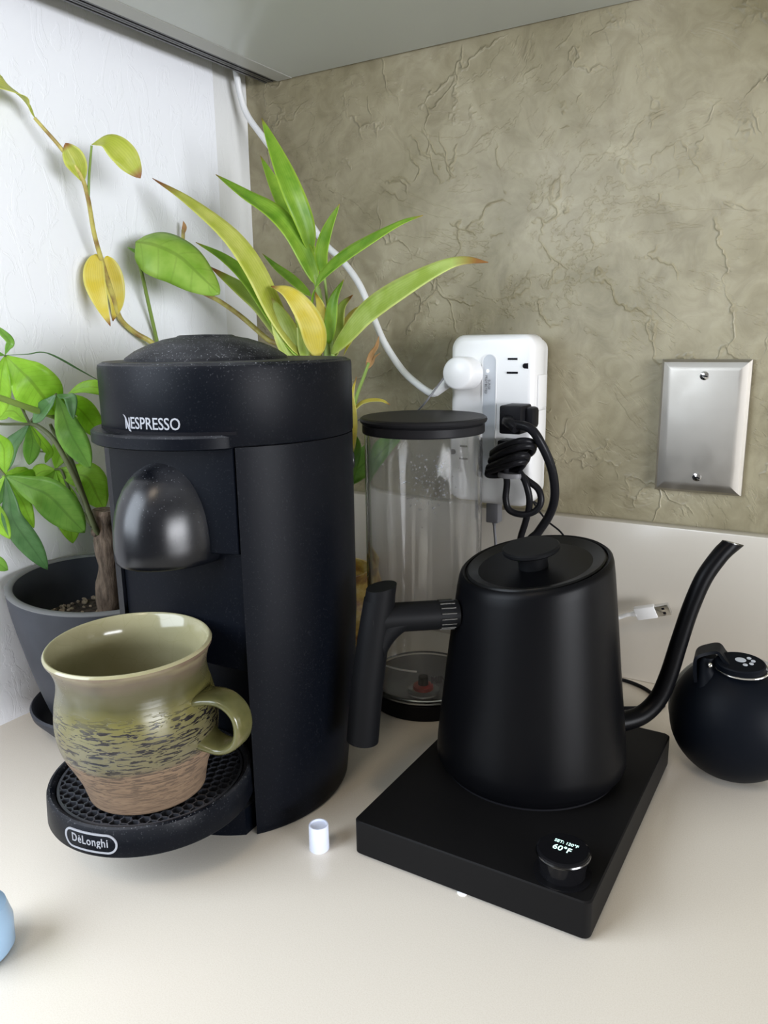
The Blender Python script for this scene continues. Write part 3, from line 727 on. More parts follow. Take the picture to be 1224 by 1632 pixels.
for z0_, z1_ in ((.255, .285), (.215, .253)):
    obox('side_cover', (-.2455, .678, z0_), (-.2440, .700, z1_), M_white, strip, bev=.0004)

# round white plug and its long white cord
pw = at(730, 596, .648)
cordw = thing('white_power_cord', 'thick white cord with round plug running up to the cabinet', 'power cord', (pw.x, .66, pw.z))
bm = bmesh.new()
PB = Vector((-.3090, .6678, .2865)); PF = at(728, 595, .6425); axp = (PF - PB).normalized()
e1 = axp.cross(Vector((0, 0, 1))).normalized(); e2 = e1.cross(axp)
rr = []
for r, t in ((.0150, 0), (.0150, .80), (.0146, .93), (.0128, .99), (.001, 1.0)): rr.append([PB + (PF - PB) * t + (e1 * cos(2 * PI * j / 48) + e2 * sin(2 * PI * j / 48)) * r for j in range(48)])
loft(bm, rr); fin(bm, 'plug', M_white, cordw, angle=50)
ci = lambda u, v, Y: at(u, v, Y)
otube('strain_relief', [ci(718, 606, .652), ci(706, 616, .654), ci(694, 626, .656)], lambda t: .0052 - .0014 * t, M_white, cordw, 16, 5)
cpts = [ci(698, 622, .655), ci(688, 627, .658), ci(665, 612, .665), ci(640, 588, .672), ci(612, 545, .680), ci(592, 498, .685), ci(572, 452, .688), ci(545, 415, .690), ci(515, 385, .692), ci(480, 330, .694), ci(452, 265, .696), ci(420, 220, .698), ci(395, 185, .698), ci(384, 155, .694), ci(378, 125, .690), ci(374, 95, .690), ci(371, 60, .692)]
otube('cord', cpts, .0034, M_cordw, cordw, 14, 10)
tag(otube('grey_wire', [ci(712, 596, .650), ci(700, 612, .640), ci(685, 632, .630), ci(672, 648, .632), ci(655, 660, .655), ci(610, 664, .650), ci(565, 672, .640), Vector((-.50, .690, .20)), Vector((-.49, .690, .004))], .0009, M_grayp, None, 8, 6), 'thin grey wire running from the round plug down behind the clear tank lid', 'wire')

# black plugs and cords
kcord = thing('kettle_power_cord', 'thick black power cord plugged in, curving down behind the kettle', 'power cord', (-.262, .66, .252))
bm = bmesh.new(); q = at(822, 668, .650)
box(bm, (q.x - .0120, .640, q.z - .0125), (q.x + .0085, .6675, q.z + .0125), .002); fin(bm, 'plug', M_black, kcord)
bm = bmesh.new(); box(bm, (q.x + .006, .650, q.z - .0085), (q.x + .0160, .6675, q.z + .0105), .0035); fin(bm, 'plug', M_black, kcord)
otube('strain_relief', [q + Vector((-.003, -.010, -.001)), q + Vector((.002, -.017, -.002)), q + Vector((.009, -.021, -.006))], lambda t: .0058 - .0016 * t, M_cordblk, kcord, 16, 6)
otube('cord', [q + Vector((.003, -.018, -.002)), ci(845, 683, .630), ci(865, 712, .634), ci(880, 750, .642), ci(884, 790, .650), ci(876, 820, .655), ci(858, 848, .655), ci(838, 878, .650), Vector((-.245, .640, .06)), Vector((-.225, .620, .0042)), Vector((-.20, .595, .0042)), Vector((-.18, .575, .0042))], .0040, M_cordblk, kcord, 14, 8)
bun = thing('bundled_cord', 'black cord folded and tied in a bundle hanging from the outlet block', 'power cord', (-.262, .66, .21))
q = at(812, 716, .655); bm = bmesh.new(); box(bm, (q.x - .0095, .648, q.z - .012), (q.x + .0075, .6675, q.z + .0085), .0018); fin(bm, 'plug', M_black, bun)
loops = [
 [(785, 722, .640), (800, 712, .632), (830, 703, .628), (850, 706, .636), (846, 716, .644), (815, 724, .646), (788, 728, .642)],
 [(783, 733, .640), (800, 722, .631), (828, 712, .626), (849, 712, .634), (843, 724, .642), (812, 733, .645), (785, 737, .641)],
 [(779, 745, .639), (800, 735, .630), (824, 727, .625), (840, 727, .633), (832, 739, .642), (803, 746, .645), (781, 749, .641)],
 [(777, 752, .640), (798, 745, .632), (820, 738, .627), (835, 736, .634), (826, 748, .642), (803, 756, .644), (780, 757, .641)]]
bm = bmesh.new()
for lp in loops:
    P = [at(*a) for a in lp]; tube(bm, crv(P + [P[0]], 7), .0031, 12, False)
fin(bm, 'coil', M_cordblk, bun, angle=60)
otube('cord', [at(812, 722, .640), at(806, 745, .636), at(808, 770, .640), at(806, 795, .640), at(812, 813, .640), at(832, 820, .640), at(852, 815, .642), at(862, 800, .644), at(858, 780, .645), at(840, 765, .645), at(825, 752, .642)], .0030, M_cordblk, bun, 12, 8)
otube('cord', [at(828, 752, .640), at(838, 770, .638), at(844, 800, .640), at(838, 830, .645), at(830, 856, .650), at(826, 880, .655), Vector((-.262, .645, .05)), Vector((-.270, .620, .0035)), Vector((-.262, .60, .0032))], .0030, M_cordblk, bun, 12, 8)
q = at(812, 758, .636); bm = bmesh.new()
lathe(bm, [(.0108, -.002), (.0112, 0), (.0105, .0022)], n=32, fz=lambda p: (p.x, p.y * .55, p.z)); bmesh.ops.translate(bm, verts=bm.verts, vec=q); fin(bm, 'velcro_tie', M_grayp, bun)
usb = thing('grey_usb_charger_cable', 'thin grey cable with grey plug under the outlet block', 'cable', (-.290, .68, .16))
q = at(788, 814, .682); obox('plug', (q.x - .0065, .676, .1440), (q.x + .0060, .688, .1638), M_grayp, usb, bev=.0012)
otube('cord', [Vector((q.x, .682, .1445)), Vector((q.x + .0005, .682, .136)), Vector((q.x + .003, .680, .118)), Vector((q.x + .005, .676, .09)), Vector((q.x + .012, .668, .03)), Vector((q.x + .03, .655, .0018)), Vector((-.20, .66, .0016)), Vector((-.17, .68, .0016))], lambda t: .0014 + .0012 * max(0, 1 - t * 12), M_grayp, usb, 10, 8)
tag(otube('thin_black_wire', [Vector((-.247, .7005, .160)), at(850, 800, .690), at(870, 828, .690), at(897, 852, .690), at(915, 890, .690), at(922, 940, .690), at(915, 1010, .690), Vector((-.2150, .680, .0012))], .0009, M_cordblk, None, 8, 8), 'thin dark wire slanting down to the right across the backsplash', 'wire')
tag(otube('coiled_black_wire', [Vector((-.1900, .660, .0018)), Vector((-.176, .6900, .0018)), Vector((-.160, .6960, .0018)), Vector((-.140, .6890, .0018)), Vector((-.1255, .6760, .0018)), Vector((-.1160, .664, .0018)), Vector((-.1180, .6560, .0018)), Vector((-.1300, .6480, .0018)), Vector((-.1450, .6390, .0018)), Vector((-.165, .630, .0018))], .0017, M_cordblk, None, 10, 8), 'dark thin cable looping on the counter behind the spout', 'wire')
# white USB cable
uc = thing('white_usb_cable', 'white cable with a metal usb plug in front of the backsplash', 'cable', (-.145, .69, .076))
u0, u1, u2 = at(1013, 978, .690), at(1046, 973, .690), at(1070, 970, .690)
dxu = (u2 - u0).normalized(); F = frame((0, 0, 0), dxu, (0, 0, 1))
def obx(name, cen, hx, hy, hz, mt, par, bev=.0008):
    bm = bmesh.new(); box(bm, (-hx, -hy, -hz), (hx, hy, hz), bev)
    f = frame(cen, dxu, Vector((0, -.35, 1))); bmesh.ops.transform(bm, matrix=f, verts=bm.verts); return fin(bm, name, mt, par)
lu = (u1 - u0).length / 2
obx('plug_body', (u0 + u1) / 2, lu, .0066, .0027, M_white, uc, .0012)
sh = obx('plug_shell', u1 + dxu * .0058, .0062, .0056, .0021, M_shiny, uc, .0003)
f = frame(u1 + dxu * .0068, dxu, Vector((0, -.35, 1)))
for sy in (-.0024, .0024):
    bm = bmesh.new(); box(bm, (-.0012, sy - .001, -.0023), (.0012, sy + .001, .0024)); bmesh.ops.transform(bm, matrix=f, verts=bm.verts); fin(bm, 'plug_hole', M_dark, sh)
otube('cord', [u0 + dxu * .001, u0 - dxu * .008, u0 - dxu * .018 + Vector((0, 0, -.002)), Vector((-.185, .680, .058)), Vector((-.200, .665, .030)), Vector((-.205, .64, .0026)), Vector((-.19, .60, .0026))], lambda t: .0019 + .0013 * max(0, 1 - t * 9), M_white, uc, 12, 6)

# ---------------- round pouch with paw tab ----------------
BC = Vector((-.0495, .5720, .0460)); BRr = .0455
ball = thing('silicone_pouch', 'round navy-black silicone pouch with strap and paw print tab', 'pouch', (BC.x, BC.y, 0))
view = (CAM - BC); view.z = 0; view.normalize(); side = Vector((-view.y, view.x, 0))  # side: towards image right
if side.dot(RX) < 0: side = -side
M_sil = mat('silicone_navy', (.0022, .0034, .0062), .5); M_rimg = mat('pouch_back_grey', (.30, .31, .31), .4)
bm = bmesh.new(); rings = []
def ballring(rx, ry, z, cx=0, n=64): return [BC + side * (cx + rx * cos(2 * PI * j / n)) + view * (ry * sin(2 * PI * j / n)) + Vector((0, 0, z)) for j in range(n)]
for i in range(33):
    t = -PI / 2 + PI * i / 32 * .93; z = BRr * sin(t); r = max(.0006, BRr * cos(t))
    top = max(0, z / BRr); rings.append(ballring(r * (1 - .02 * top), r * .80, z, -.006 * top ** 2))
loft(bm, rings); fin(bm, 'pouch_body', M_sil, ball, angle=60)
bm = bmesh.new(); c0 = BC - view * .010 + Vector((0, 0, .0003))
rr = []
for r, d in ((.0450, -.007), (.0468, -.005), (.0471, 0), (.0458, .004)): rr.append([c0 - side * .0005 + view * d + (side * cos(2 * PI * j / 64) + Vector((0, 0, 1)) * sin(2 * PI * j / 64) * .965) * r for j in range(64)])
loft(bm, rr); fin(bm, 'back_plate', M_rimg, ball, angle=60)
# strap folding over the top and rounded paw tab
tz = BC.z + BRr
def T(s, v, z): return BC + side * s * .96 + view * v + Vector((0, 0, z * .97))
bm = bmesh.new()
spath = crv([T(-.0290, .010, .0330), T(-.0305, .011, .044), T(-.0298, .010, .0520), T(-.0225, .006, .0550), T(-.0160, .004, .0558), T(-.0118, .007, .0525), T(-.0080, .010, .0500)], 6)
rr = []
for i, q in enumerate(spath):
    Tn = (spath[min(i + 1, len(spath) - 1)] - spath[max(i - 1, 0)]).normalized(); B_ = Tn.cross(view).normalized(); hw = .0088
    rr.append([q + view * hw * a + B_ * .0011 * b for a, b in ((-1, -1), (1, -1), (1, 1), (-1, 1))])
loft(bm, rr); fin(bm, 'strap', M_sil, ball, angle=40)
bm = bmesh.new(); rr = []
for z_, c_s, hx_, hy_ in ((.028, -.0185, .0150, .0150), (.036, -.0215, .0095, .0105), (.042, -.0232, .0068, .0080), (.048, -.0232, .0068, .0075), (.0515, -.0225, .0060, .0065)):
    rr.append([T(c_s, .009, z_) + side * hx_ * cos(2 * PI * j / 28) + view * hy_ * sin(2 * PI * j / 28) for j in range(28)])
loft(bm, rr); fin(bm, 'neck', M_sil, ball, angle=60)
bm = bmesh.new(); TB = T(-.0005, .012, .0485); tn = (Vector((0, 0, 1)) + view * .28).normalized(); tx_ = side; ty_ = tn.cross(tx_)
def disc(bm, c, rx, ry, h0, h1, n=40, bev=.0008):
    rr = [[c + tn * h + (tx_ * cos(2 * PI * j / n) * (rx - e) + ty_ * sin(2 * PI * j / n) * (ry - e)) for j in range(n)] for h, e in ((h0, bev), (h0 + bev, 0), (h1 - bev, 0), (h1, bev))]
    loft(bm, rr)
disc(bm, TB, .0165, .0115, -.002, .0035); tab = fin(bm, 'tab', M_sil, ball, angle=40)
for cx, cy, rx, ry in ((-.0040, .0010, .0036, .0025), (.0012, .0042, .0015, .0013), (.0040, .0016, .0015, .0013), (.0030, -.0016, .0015, .0013), (-.0008, -.0038, .0016, .0013)):
    bm = bmesh.new(); disc(bm, TB + tx_ * (cx + .004) + ty_ * (cy + .001), rx, ry, .0033, .0038, 20, .0001); fin(bm, 'paw_print', mat('paw_grey', (.45, .48, .52), .5), tab)
bm = bmesh.new(); rp = [T(.0005, .010, .0468) + (tx_ * cos(a) * .0175 + ty_ * sin(a) * .0130) for a in [2 * PI * k / 48 for k in range(49)]]
tube(bm, rp, .0008, 8, False); fin(bm, 'ring', M_shiny, ball)
bm = bmesh.new(); bmesh.ops.create_uvsphere(bm, u_segments=16, v_segments=10, radius=.0022, matrix=Matrix.Translation(T(-.0205, .0170, .0475))); fin(bm, 'snap_button', M_shiny, ball)

# ---------------- small things ----------------
cc = atz(509, 1352, 0)  # small translucent tube cap
bm = bmesh.new(); lathe(bm, [(.0061, 0), (.0065, .0006), (.0063, .0170), (.0060, .0176), (.0052, .0176), (.0050, .0165), (.001, .0160)], (cc.x, cc.y), 40)
tag(fin(bm, 'tube_cap', mat('cap_translucent', (.72, .77, .92), .35, Subsurface_Weight=.6, Subsurface_Radius=(.01, .01, .01)), angle=40), 'small translucent white tube cap on counter between machine and kettle base', 'cap')
q = atz(737, 1423, 0)  # solid white disc modelled in place of a bright highlight on the counter
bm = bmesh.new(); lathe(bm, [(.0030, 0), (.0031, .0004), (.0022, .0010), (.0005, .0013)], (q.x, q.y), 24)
tag(fin(bm, 'bright_spot', mat('dot_white', (.95, .95, .95), .2)), 'tiny white disc put in for a bright spot on the counter at the kettle base edge', 'bright spot')
bm = bmesh.new(); bc = atz(-34, 1520, 0)
lathe(bm, [(.010, 0), (.0165, .001), (.0185, .004), (.0190, .018), (.0165, .028), (.008, .033), (.001, .034)], (bc.x, bc.y), 48)
tag(fin(bm, 'blue_container', mat('blue_plastic', (.30, .45, .62), .3)), 'pale blue rounded object cut off by the lower left edge', 'container')

# ---------------- leaves ----------------
def leaf(name, P, w, m, parent, nrm=(.45, -.6, .65), prof='lance', fold=.18, curl=0, k=6, twist=0, seg=6):
    C = crv(P, k); n = len(C); nh = Vector(nrm).normalized(); bm = bmesh.new(); uvl = bm.loops.layers.uv.new('UVMap')
    L_ = [0]
    for i in range(1, n): L_.append(L_[-1] + (C[i] - C[i - 1]).length)
    rows = []
    for i, q in enumerate(C):
        t = L_[i] / L_[-1]; Tn = (C[min(i + 1, n - 1)] - C[max(i - 1, 0)]).normalized()
        h = nh.copy()
        if twist: h = Matrix.Rotation(twist * t, 3, Tn) @ h
        S = Tn.cross(h); S = S.normalized() if S.length > 1e-4 else Vector((1, 0, 0)); U = S.cross(Tn).normalized()
        if prof == 'lance': f = (math.sin(PI * min(1, t ** .75)) ** .8) * (1 - .25 * t) + .10 * (1 - t)
        elif prof == 'obov': f = math.sin(PI * t ** 1.25) ** .75
        elif prof == 'round': f = math.sin(PI * (t ** .62)) ** .6
        else: f = math.sin(PI * t) ** .6
        f = max(f, .02); row = []
        for j in range(-seg // 2, seg // 2 + 1):
            s = j / (seg / 2); wv = .05 * math.sin(9 * t + j) * abs(s)
            row.append(bm.verts.new(q + S * (w / 2 * f * s) + U * (w / 2 * f * (fold * abs(s) - curl * s * s + wv * .5))))
        rows.append(row)
    top = list(rows)
    for i in range(n - 1):
        for j in range(seg):
            fc = bm.faces.new((rows[i][j], rows[i][j + 1], rows[i + 1][j + 1], rows[i + 1][j]))
            for lp, (a, b) in zip(fc.loops, ((i, j), (i, j + 1), (i + 1, j + 1), (i + 1, j))): lp[uvl].uv = (L_[a] / L_[-1], b / seg)
    bm2 = bm; me = bpy.data.meshes.new(name)
    off = Vector((0, 0, 0)); p_ = parent
    while p_ is not None: off += Vector(p_.location); p_ = p_.parent
    bmesh.ops.translate(bm2, verts=bm2.verts, vec=-off); bm2.to_mesh(me); bm2.free()
    for f_ in me.polygons: f_.use_smooth = True
    o = link(name, me, m, parent); md = o.modifiers.new('thickness', 'SOLIDIFY'); md.thickness = .00035; return o
A = at
# ---- money tree in charcoal pot
PC = Vector((-.5235, .4085, 0))
mt = thing('potted_money_tree', 'young money tree with palm-shaped bright leaves in a charcoal pot', 'potted plant', PC)
ptl = lambda p: (p.x - .004 * 0, p.y, p.z * (1 - .05 * p.x / .073 * (p.z / .125)))
bm = bmesh.new()
pprof = smoothprof([(.040, .0060), (.0445, .0070), (.0500, .022), (.0580, .050), (.0650, .080), (.0700, .105), (.0724, .1235)], 4) + [(.0722, .1252), (.0708, .1258), (.0672, .1256), (.0662, .1240), (.0640, .110), (.0600, .090), (.050, .060), (.001, .060)]
lathe(bm, pprof, (PC.x, PC.y), 96, fz=ptl); pot = fin(bm, 'pot', M_pot, mt, angle=50)
bm = bmesh.new(); lathe(bm, [(.0725, .1240), (.0727, .1250), (.0712, .1261), (.0672, .1260), (.0664, .1250)], (PC.x, PC.y), 96, False, False, fz=ptl); fin(bm, 'rim', M_potrim, pot, angle=60)
bm = bmesh.new(); lathe(bm, [(.048, 0), (.050, .001), (.0640, .0190), (.0650, .0235), (.0635, .0250), (.0615, .0235), (.0580, .0120), (.052, .0052), (.001, .0050)], (PC.x, PC.y), 96); fin(bm, 'saucer', M_pot, mt, angle=50)
bm = bmesh.new(); rings = []
lathe(bm, [(.0600, .088), (.0602, .0925), (.055, .0945), (.035, .0955), (.001, .0950)], (PC.x, PC.y), 48); soil = fin(bm, 'soil', M_soil, mt, angle=60)
bm = bmesh.new(); rd = random.Random(11)
for i in range(150):
    a = rd.uniform(0, 2 * PI); r = .056 * math.sqrt(rd.random()); s_ = rd.uniform(.0012, .0030)
    bmesh.ops.create_icosphere(bm, subdivisions=1, radius=s_, matrix=Matrix.Translation((PC.x + r * cos(a), PC.y + r * sin(a), .0955 + s_ * .2)) @ Matrix.Rotation(rd.random() * 3, 4, 'X') @ Matrix.Diagonal((1.3, .9, .7, 1)))
fin(bm, 'gravel', M_pebble, mt, smooth=False)['kind'] = 'stuff'
tb, tt = A(174, 968, .412), A(166, 812, .412)
bm = bmesh.new(); tp = crv([tb + Vector((0, 0, -.008)), tb, A(172, 900, .412), A(167, 840, .412), tt], 8)
tube(bm, tp, lambda t: .0118 - .0042 * min(1, t * 1.3) + (.0006 * math.sin(t * 23)) + (.0010 if t > .93 else 0), 24)
for v in bm.verts: v.co += Vector((1, 1, 0)) * .0012 * noise.noise(v.co * 90)
fin(bm, 'trunk', M_bark, mt, angle=60)
def br(P, r0, r1, m=M_stemd, name='branch', par=mt): return otube(name, P, lambda t: r0 + (r1 - r0) * t, m, par, 10, 6)
br([A(156, 850, .405), A(148, 832, .400), A(129, 783, .392), A(108, 739, .384), A(85, 700, .378), A(62, 680, .374), A(48, 675, .372)], .0026, .0016)
br([A(154, 842, .408), A(146, 825, .410), A(128, 775, .412), A(110, 725, .410), A(87, 690, .405), A(80, 676, .402)], .0022, .0013)
br([A(148, 838, .412), A(135, 822, .414), A(118, 805, .418), A(108, 775, .420), A(98, 750, .420), A(88, 748, .420)], .0022, .0009)
bm = bmesh.new(); bmesh.ops.create_uvsphere(bm, u_segments=14, v_segments=10, radius=.0042, matrix=Matrix.Translation(A(153, 848, .405))); fin(bm, 'knot', M_bark, mt)
H1, H2, H3, H4, H5 = (8, 566, .350), (47, 675, .372), (90, 628, .372), (8, 758, .345), (88, 748, .420)
br([A(*H2), A(30, 640, .364), A(17, 605, .356), A(*H1)], .0010, .0008)
br([A(*H2), A(62, 655, .372), A(76, 640, .372), A(*H3)], .0010, .0008)
br([A(50, 676, .372), A(15, 676, .358), A(-25, 680, .340), A(-22, 720, .338), A(*H4)], .0011, .0008)
br([A(82, 721, .400), A(60, 719, .392), A(37, 716, .385)], .0007, .0006)
def lf(h, mid, tip, wpx, m, prof='obov', **k):
    hp = A(*h); tp_ = A(*tip); md = A(*mid); sc = (hp - CAM).length / FPX
    return leaf('leaf', [hp, hp * .45 + md * .55, md, md * .4 + tp_ * .6, tp_], wpx * sc, m, mt, prof=prof, **k)
# hub 1
lf(H1, (75, 563, .372), (157, 606, .410), 12, LM_dark, nrm=(.1, .2, .9))
lf(H1, (50, 608, .362), (90, 660, .380), 66, LM_bright, nrm=(.75, -.6, .1))
lf(H1, (16, 545, .352), (-4, 520, .352), 14, LM_mid, nrm=(.8, -.1, .4))
lf(H1, (2, 600, .346), (-6, 668, .345), 34, LM_bright, nrm=(.6, -.7, .1))
lf(H1, (-10, 562, .342), (-40, 575, .335), 20, LM_mid)
# hub 2
lf(H2, (20, 710, .360), (6, 754, .355), 30, LM_dark, nrm=(.3, -.7, .7))
lf(H2, (52, 705, .380), (46, 741, .382), 24, LM_mid, nrm=(.7, -.6, .1))
lf(H2, (20, 655, .372), (-25, 660, .362), 30, LM_bright, nrm=(.6, -.5, .5))
lf(H2, (78, 720, .392), (72, 738, .394), 14, LM_bright, nrm=(.6, -.6, .4))
# hub 3
lf(H3, (76, 645, .368), (52, 673, .366), 26, LM_dark, nrm=(.5, -.7, .5))
lf(H3, (112, 635, .364), (117, 668, .362), 18, LM_dark, nrm=(.8, -.4, .4))
lf(H3, (112, 690, .380), (144, 746, .386), 40, LM_mid, nrm=(.75, -.6, .0))
lf(H3, (130, 655, .400), (166, 700, .415), 40, LM_bright, nrm=(.6, -.6, .4))
leaf('leaf', [A(108, 628, .42), A(130, 618, .425), A(150, 617, .43), A(175, 622, .44), A(200, 630, .45)], .0125, LM_bright, mt, prof='obov', nrm=(.6, -.5, .3))
# hub 4
lf(H4, (78, 790, .372), (135, 849, .395), 56, LM_mid, nrm=(.55, -.75, .25), fold=.10)
lf(H4, (22, 830, .348), (76, 908, .372), 34, LM_dark, nrm=(.7, -.6, .2))
lf(H4, (32, 758, .372), (57, 776, .392), 44, LM_bright, nrm=(.4, -.6, .5))
lf(H4, (6, 715, .348), (-8, 690, .345), 26, LM_bright, nrm=(.6, -.6, .3))
lf(H4, (2, 785, .345), (-6, 806, .344), 20, LM_mid)
lf(H4, (-20, 800, .335), (16, 859, .345), 30, LM_bright, nrm=(.4, -.7, .4))
lf(H4, (36, 800, .380), (54, 842, .392), 26, LM_bright, nrm=(.6, -.6, .1))
# hub 5
lf(H5, (66, 752, .412), (47, 764, .405), 28, LM_bright, nrm=(.3, -.6, .7))
lf(H5, (80, 775, .418), (72, 805, .414), 34, LM_bright, nrm=(.5, -.8, .2))
lf(H5, (106, 800, .425), (116, 866, .428), 38, LM_bright, nrm=(.7, -.7, .1))
lf(H5, (140, 762, .430), (166, 812, .436), 46, LM_bright, nrm=(.5, -.6, .5))
lf(H5, (96, 722, .424), (100, 695, .428), 26, LM_bright, nrm=(.6, -.6, .2))
leaf('leaf', [A(-30, 880, .33), A(-10, 893, .335), A(13, 909, .345)], .010, LM_mid, mt, prof='obov')

# ---- lucky bamboo / ribbon plant behind the machine
OC = (-.4480, .6320)
rp_ = thing('potted_ribbon_plant', 'ribbon-leaved dracaena in an ochre pot behind the coffee machine', 'potted plant', (OC[0], OC[1], 0))
bm = bmesh.new(); lathe(bm, smoothprof([(.030, 0), (.040, .004), (.0500, .022), (.0525, .040), (.0480, .060), (.0420, .076), (.0440, .088)], 4) + [(.0415, .088), (.039, .076), (.001, .070)], OC, 64); fin(bm, 'pot', M_ochre, rp_, angle=60)
bm = bmesh.new(); lathe(bm, [(.038, .069), (.0385, .073), (.001, .075)], OC, 32); fin(bm, 'soil', M_soil, rp_)
def st_(P, r0, r1, m=M_stem, name='stem', par=None): return otube(name, P, lambda t: r0 + (r1 - r0) * t, m, par or rp_, 10, 6)
sb = Vector((-.432, .628, .074))
st_([sb, Vector((-.433, .625, .18)), A(522, 575, .62), A(518, 520, .62), A(505, 455, .62), A(490, 405, .62), A(484, 360, .62)], .0045, .0016)
st_([sb + Vector((-.01, .004, 0)), Vector((-.448, .628, .2)), A(508, 565, .625), A(510, 500, .622), A(508, 460, .62)], .0040, .0022)
st_([sb + Vector((.008, -.002, 0)), A(535, 620, .615), A(530, 560, .615), A(525, 510, .615), A(517, 440, .615)], .0030, .0012)
def dl(P, wpx, m, name='leaf', par=None, **k):
    Q = [A(*p) for p in P]; sc = (Q[len(Q) // 2] - CAM).length / FPX
    return leaf(name, Q, wpx * sc * 1.22, m, par or rp_, prof=k.pop('prof', 'lance'), **k)
dl([(495, 400, .62), (486, 360, .612), (462, 300, .60), (436, 235, .60), (417, 188, .605)], 29, LM_drac, nrm=(.75, -.55, .2), fold=.3)
dl([(506, 455, .62), (478, 395, .61), (440, 345, .595), (392, 312, .59), (344, 278, .59)], 30, LM_drac, nrm=(.5, -.5, .7), fold=.3)
dl([(500, 410, .625), (468, 352, .63), (440, 300, .635), (415, 248, .64)], 24, LM_drac, nrm=(.6, -.6, .3), fold=.3)
dl([(517, 440, .615), (515, 405, .61), (525, 365, .605), (541, 325, .60)], 24, LM_drac, nrm=(-.1, -.9, .2), fold=.3)
dl([(498, 488, .61), (506, 452, .595), (540, 418, .585), (600, 378, .580), (640, 355, .585), (674, 343, .59)], 36, LM_drac, nrm=(-.25, -.7, .6), fold=.15)
dl([(528, 562, .61), (556, 530, .60), (590, 495, .595), (650, 455, .590), (705, 425, .59), (740, 415, .595), (778, 418, .60)], 44, LM_dpale, nrm=(-.2, -.85, .45), fold=.08)
dl([(508, 568, .60), (498, 525, .59), (480, 490, .58), (458, 465, .575), (432, 456, .575)], 36, LM_yel, nrm=(.5, -.6, .6), fold=.15)
dl([(478, 566, .60), (440, 500, .585), (405, 430, .57), (365, 375, .56), (300, 320, .55), (243, 284, .545)], 34, LM_ygr, nrm=(.5, -.4, .75), fold=.1)
dl([(478, 566, .61), (430, 500, .60), (390, 465, .59), (335, 425, .58)], 34, LM_dpale, nrm=(.4, -.5, .7), fold=.1)
dl([(480, 572, .60), (435, 500, .59), (395, 445, .585), (355, 410, .58), (312, 386, .575)], 26, LM_drac, nrm=(.5, -.5, .6), fold=.2)
dl([(495, 472, .63), (465, 445, .635), (440, 425, .64), (418, 404, .645)], 13, LM_drac, nrm=(.2, -.6, .7))
dl([(470, 575, .60), (455, 530, .59), (440, 495, .585), (425, 470, .58)], 34, LM_dpale, nrm=(.6, -.7, .3))
dl([(486, 575, .60), (485, 530, .60), (475, 500, .60), (468, 480, .60)], 20, LM_dpale, nrm=(.4, -.8, .3))
dl([(532, 570, .63), (538, 525, .63), (545, 490, .63), (562, 470, .63)], 24, LM_dpale, nrm=(0, -.9, .3))
dl([(524, 548, .61), (528, 505, .61), (533, 475, .61), (548, 445, .61)], 18, LM_drac, nrm=(.2, -.9, .2))
dl([(500, 570, .61), (504, 530, .61), (512, 495, .61), (502, 465, .60)], 22, LM_yel, nrm=(.3, -.9, .2))
dl([(545, 525, .63), (560, 503, .635), (580, 492, .64), (605, 500, .64)], 26, LM_yel, nrm=(-.2, -.4, .9))
dl([(548, 565, .62), (562, 540, .61), (578, 518, .605), (592, 505, .60)], 26, LM_yel, nrm=(-.3, -.7, .6))
dl([(490, 572, .62), (478, 540, .62), (470, 515, .62)], 16, LM_bright, nrm=(.3, -.8, .3))
dl([(563, 720, .60), (566, 670, .60), (562, 630, .60), (568, 600, .60)], 14, LM_yel, nrm=(-.4, -.9, .1))
dl([(558, 660, .62), (578, 642, .625), (605, 638, .63), (622, 645, .63)], 12, LM_yel, nrm=(0, -.4, .9))
dl([(545, 770, .635), (585, 735, .640), (625, 700, .645), (655, 675, .65)], 44, LM_mid, nrm=(-.3, -.9, .3))
dl([(552, 790, .60), (560, 750, .60), (572, 715, .60), (565, 690, .60)], 24, LM_mid, nrm=(-.3, -.9, .1))
st_([Vector((-.42, .632, .075)), A(556, 700, .625), A(566, 640, .62), A(580, 600, .62), A(588, 578, .62)], .0022, .0014)
dl([(584, 585, .62), (592, 565, .62), (600, 552, .62), (604, 535, .62)], 8, M_deadleaf, name='dry_leaf', prof='lance'); dl([(584, 588, .62), (596, 572, .62), (606, 562, .615)], 8, M_deadleaf, name='dry_leaf')
st_([sb, Vector((-.46, .63, .2)), A(462, 572, .62), A(425, 540, .615), A(385, 505, .61), A(350, 480, .605), A(318, 462, .60), A(298, 430, .60), A(292, 395, .60), A(292, 366, .60)], .0030, .0018, M_stemy)
dl([(292, 372, .60), (294, 362, .60), (292, 352, .60)], 6, M_deadleaf, name='dry_leaf')

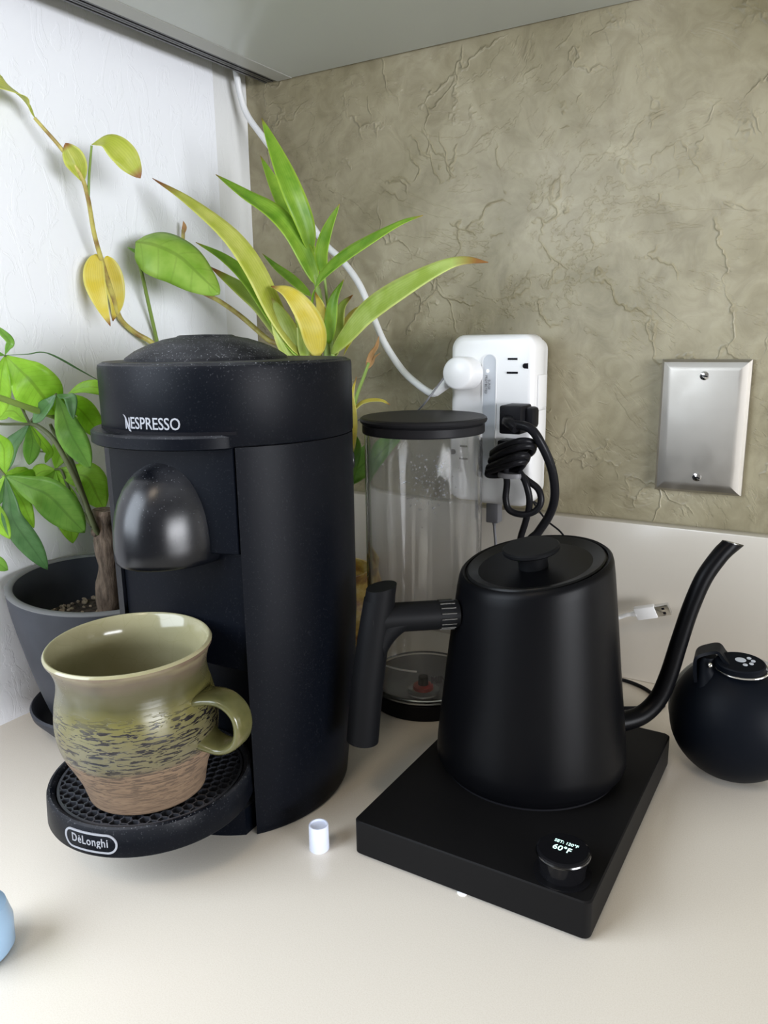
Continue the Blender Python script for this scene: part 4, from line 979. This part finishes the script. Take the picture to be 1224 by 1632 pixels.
# ---- vine with big round leaf, rooted in a small dark pot hidden behind the machine
VC = (-.5350, .585)
vp = thing('potted_vine', 'leggy vine with yellowing leaves and one big round leaf against white wall', 'potted plant', (VC[0], VC[1], 0))
bm = bmesh.new(); lathe(bm, smoothprof([(.030, 0), (.036, .004), (.042, .050), (.045, .085)], 4) + [(.042, .086), (.040, .078), (.001, .075)], VC, 48); fin(bm, 'pot', M_pot, vp, angle=60)
vb = Vector((VC[0], VC[1], .076))
st_([vb, Vector((-.515, .575, .2)), A(262, 580, .56), A(245, 549, .545), A(215, 530, .53), A(192, 508, .515), A(180, 472, .505), A(162, 415, .490), A(150, 372, .480), A(140, 315, .470), A(128, 278, .462), A(97, 236, .450), A(70, 205, .440), A(55, 188, .435)], .0030, .0013, M_stemy, par=vp)
st_([vb + Vector((.01, 0, 0)), Vector((-.51, .57, .2)), A(262, 600, .57), A(251, 548, .56), A(238, 490, .545), A(227, 440, .53), A(221, 412, .525), A(224, 403, .523)], .0022, .0014, M_stem, par=vp)
st_([A(141, 312, .470), A(142, 280, .468), A(146, 232, .466)], .0012, .0009, M_stem, par=vp)
st_([vb + Vector((.02, -.02, 0)), Vector((-.485, .50, .20)), A(185, 704, .445), A(145, 688, .425), A(90, 665, .385), A(40, 648, .355), A(0, 634, .335), A(-60, 615, .305)], .0024, .0022, M_stem, par=vp)
dl([(57, 190, .436), (38, 160, .425), (12, 140, .41), (-25, 128, .395), (-60, 125, .385)], 38, LM_ygr, par=vp, prof='obov', nrm=(.5, -.4, .8))
dl([(133, 292, .465), (125, 262, .460), (112, 240, .455), (104, 228, .452)], 24, LM_ygr, par=vp, prof='obov', nrm=(.5, -.8, .0), fold=.6)
dl([(146, 230, .466), (172, 226, .470), (195, 245, .475), (210, 264, .480), (224, 284, .485)], 30, LM_ygr, par=vp, prof='obov', nrm=(.3, -.7, .6))
dl([(154, 405, .488), (150, 440, .480), (160, 480, .475), (176, 520, .478)], 26, LM_yel, par=vp, nrm=(.7, -.7, .0))
dl([(170, 408, .500), (180, 440, .505), (186, 480, .508), (180, 512, .510)], 24, LM_yel, par=vp, nrm=(.7, -.7, .0))
dl([(222, 404, .523), (203, 394, .520)], 5, LM_mid, par=vp)
# big round leaf: heart outline built around its midrib
P_ = [A(216, 385, .515), A(246, 390, .520), A(285, 408, .530), (A(320, 440, .540)), A(350, 469, .548)]
leaf('leaf', P_, .052, LM_big, vp, nrm=(.65, -.55, .50), prof='round', fold=-.05, curl=.35, seg=10, k=8)
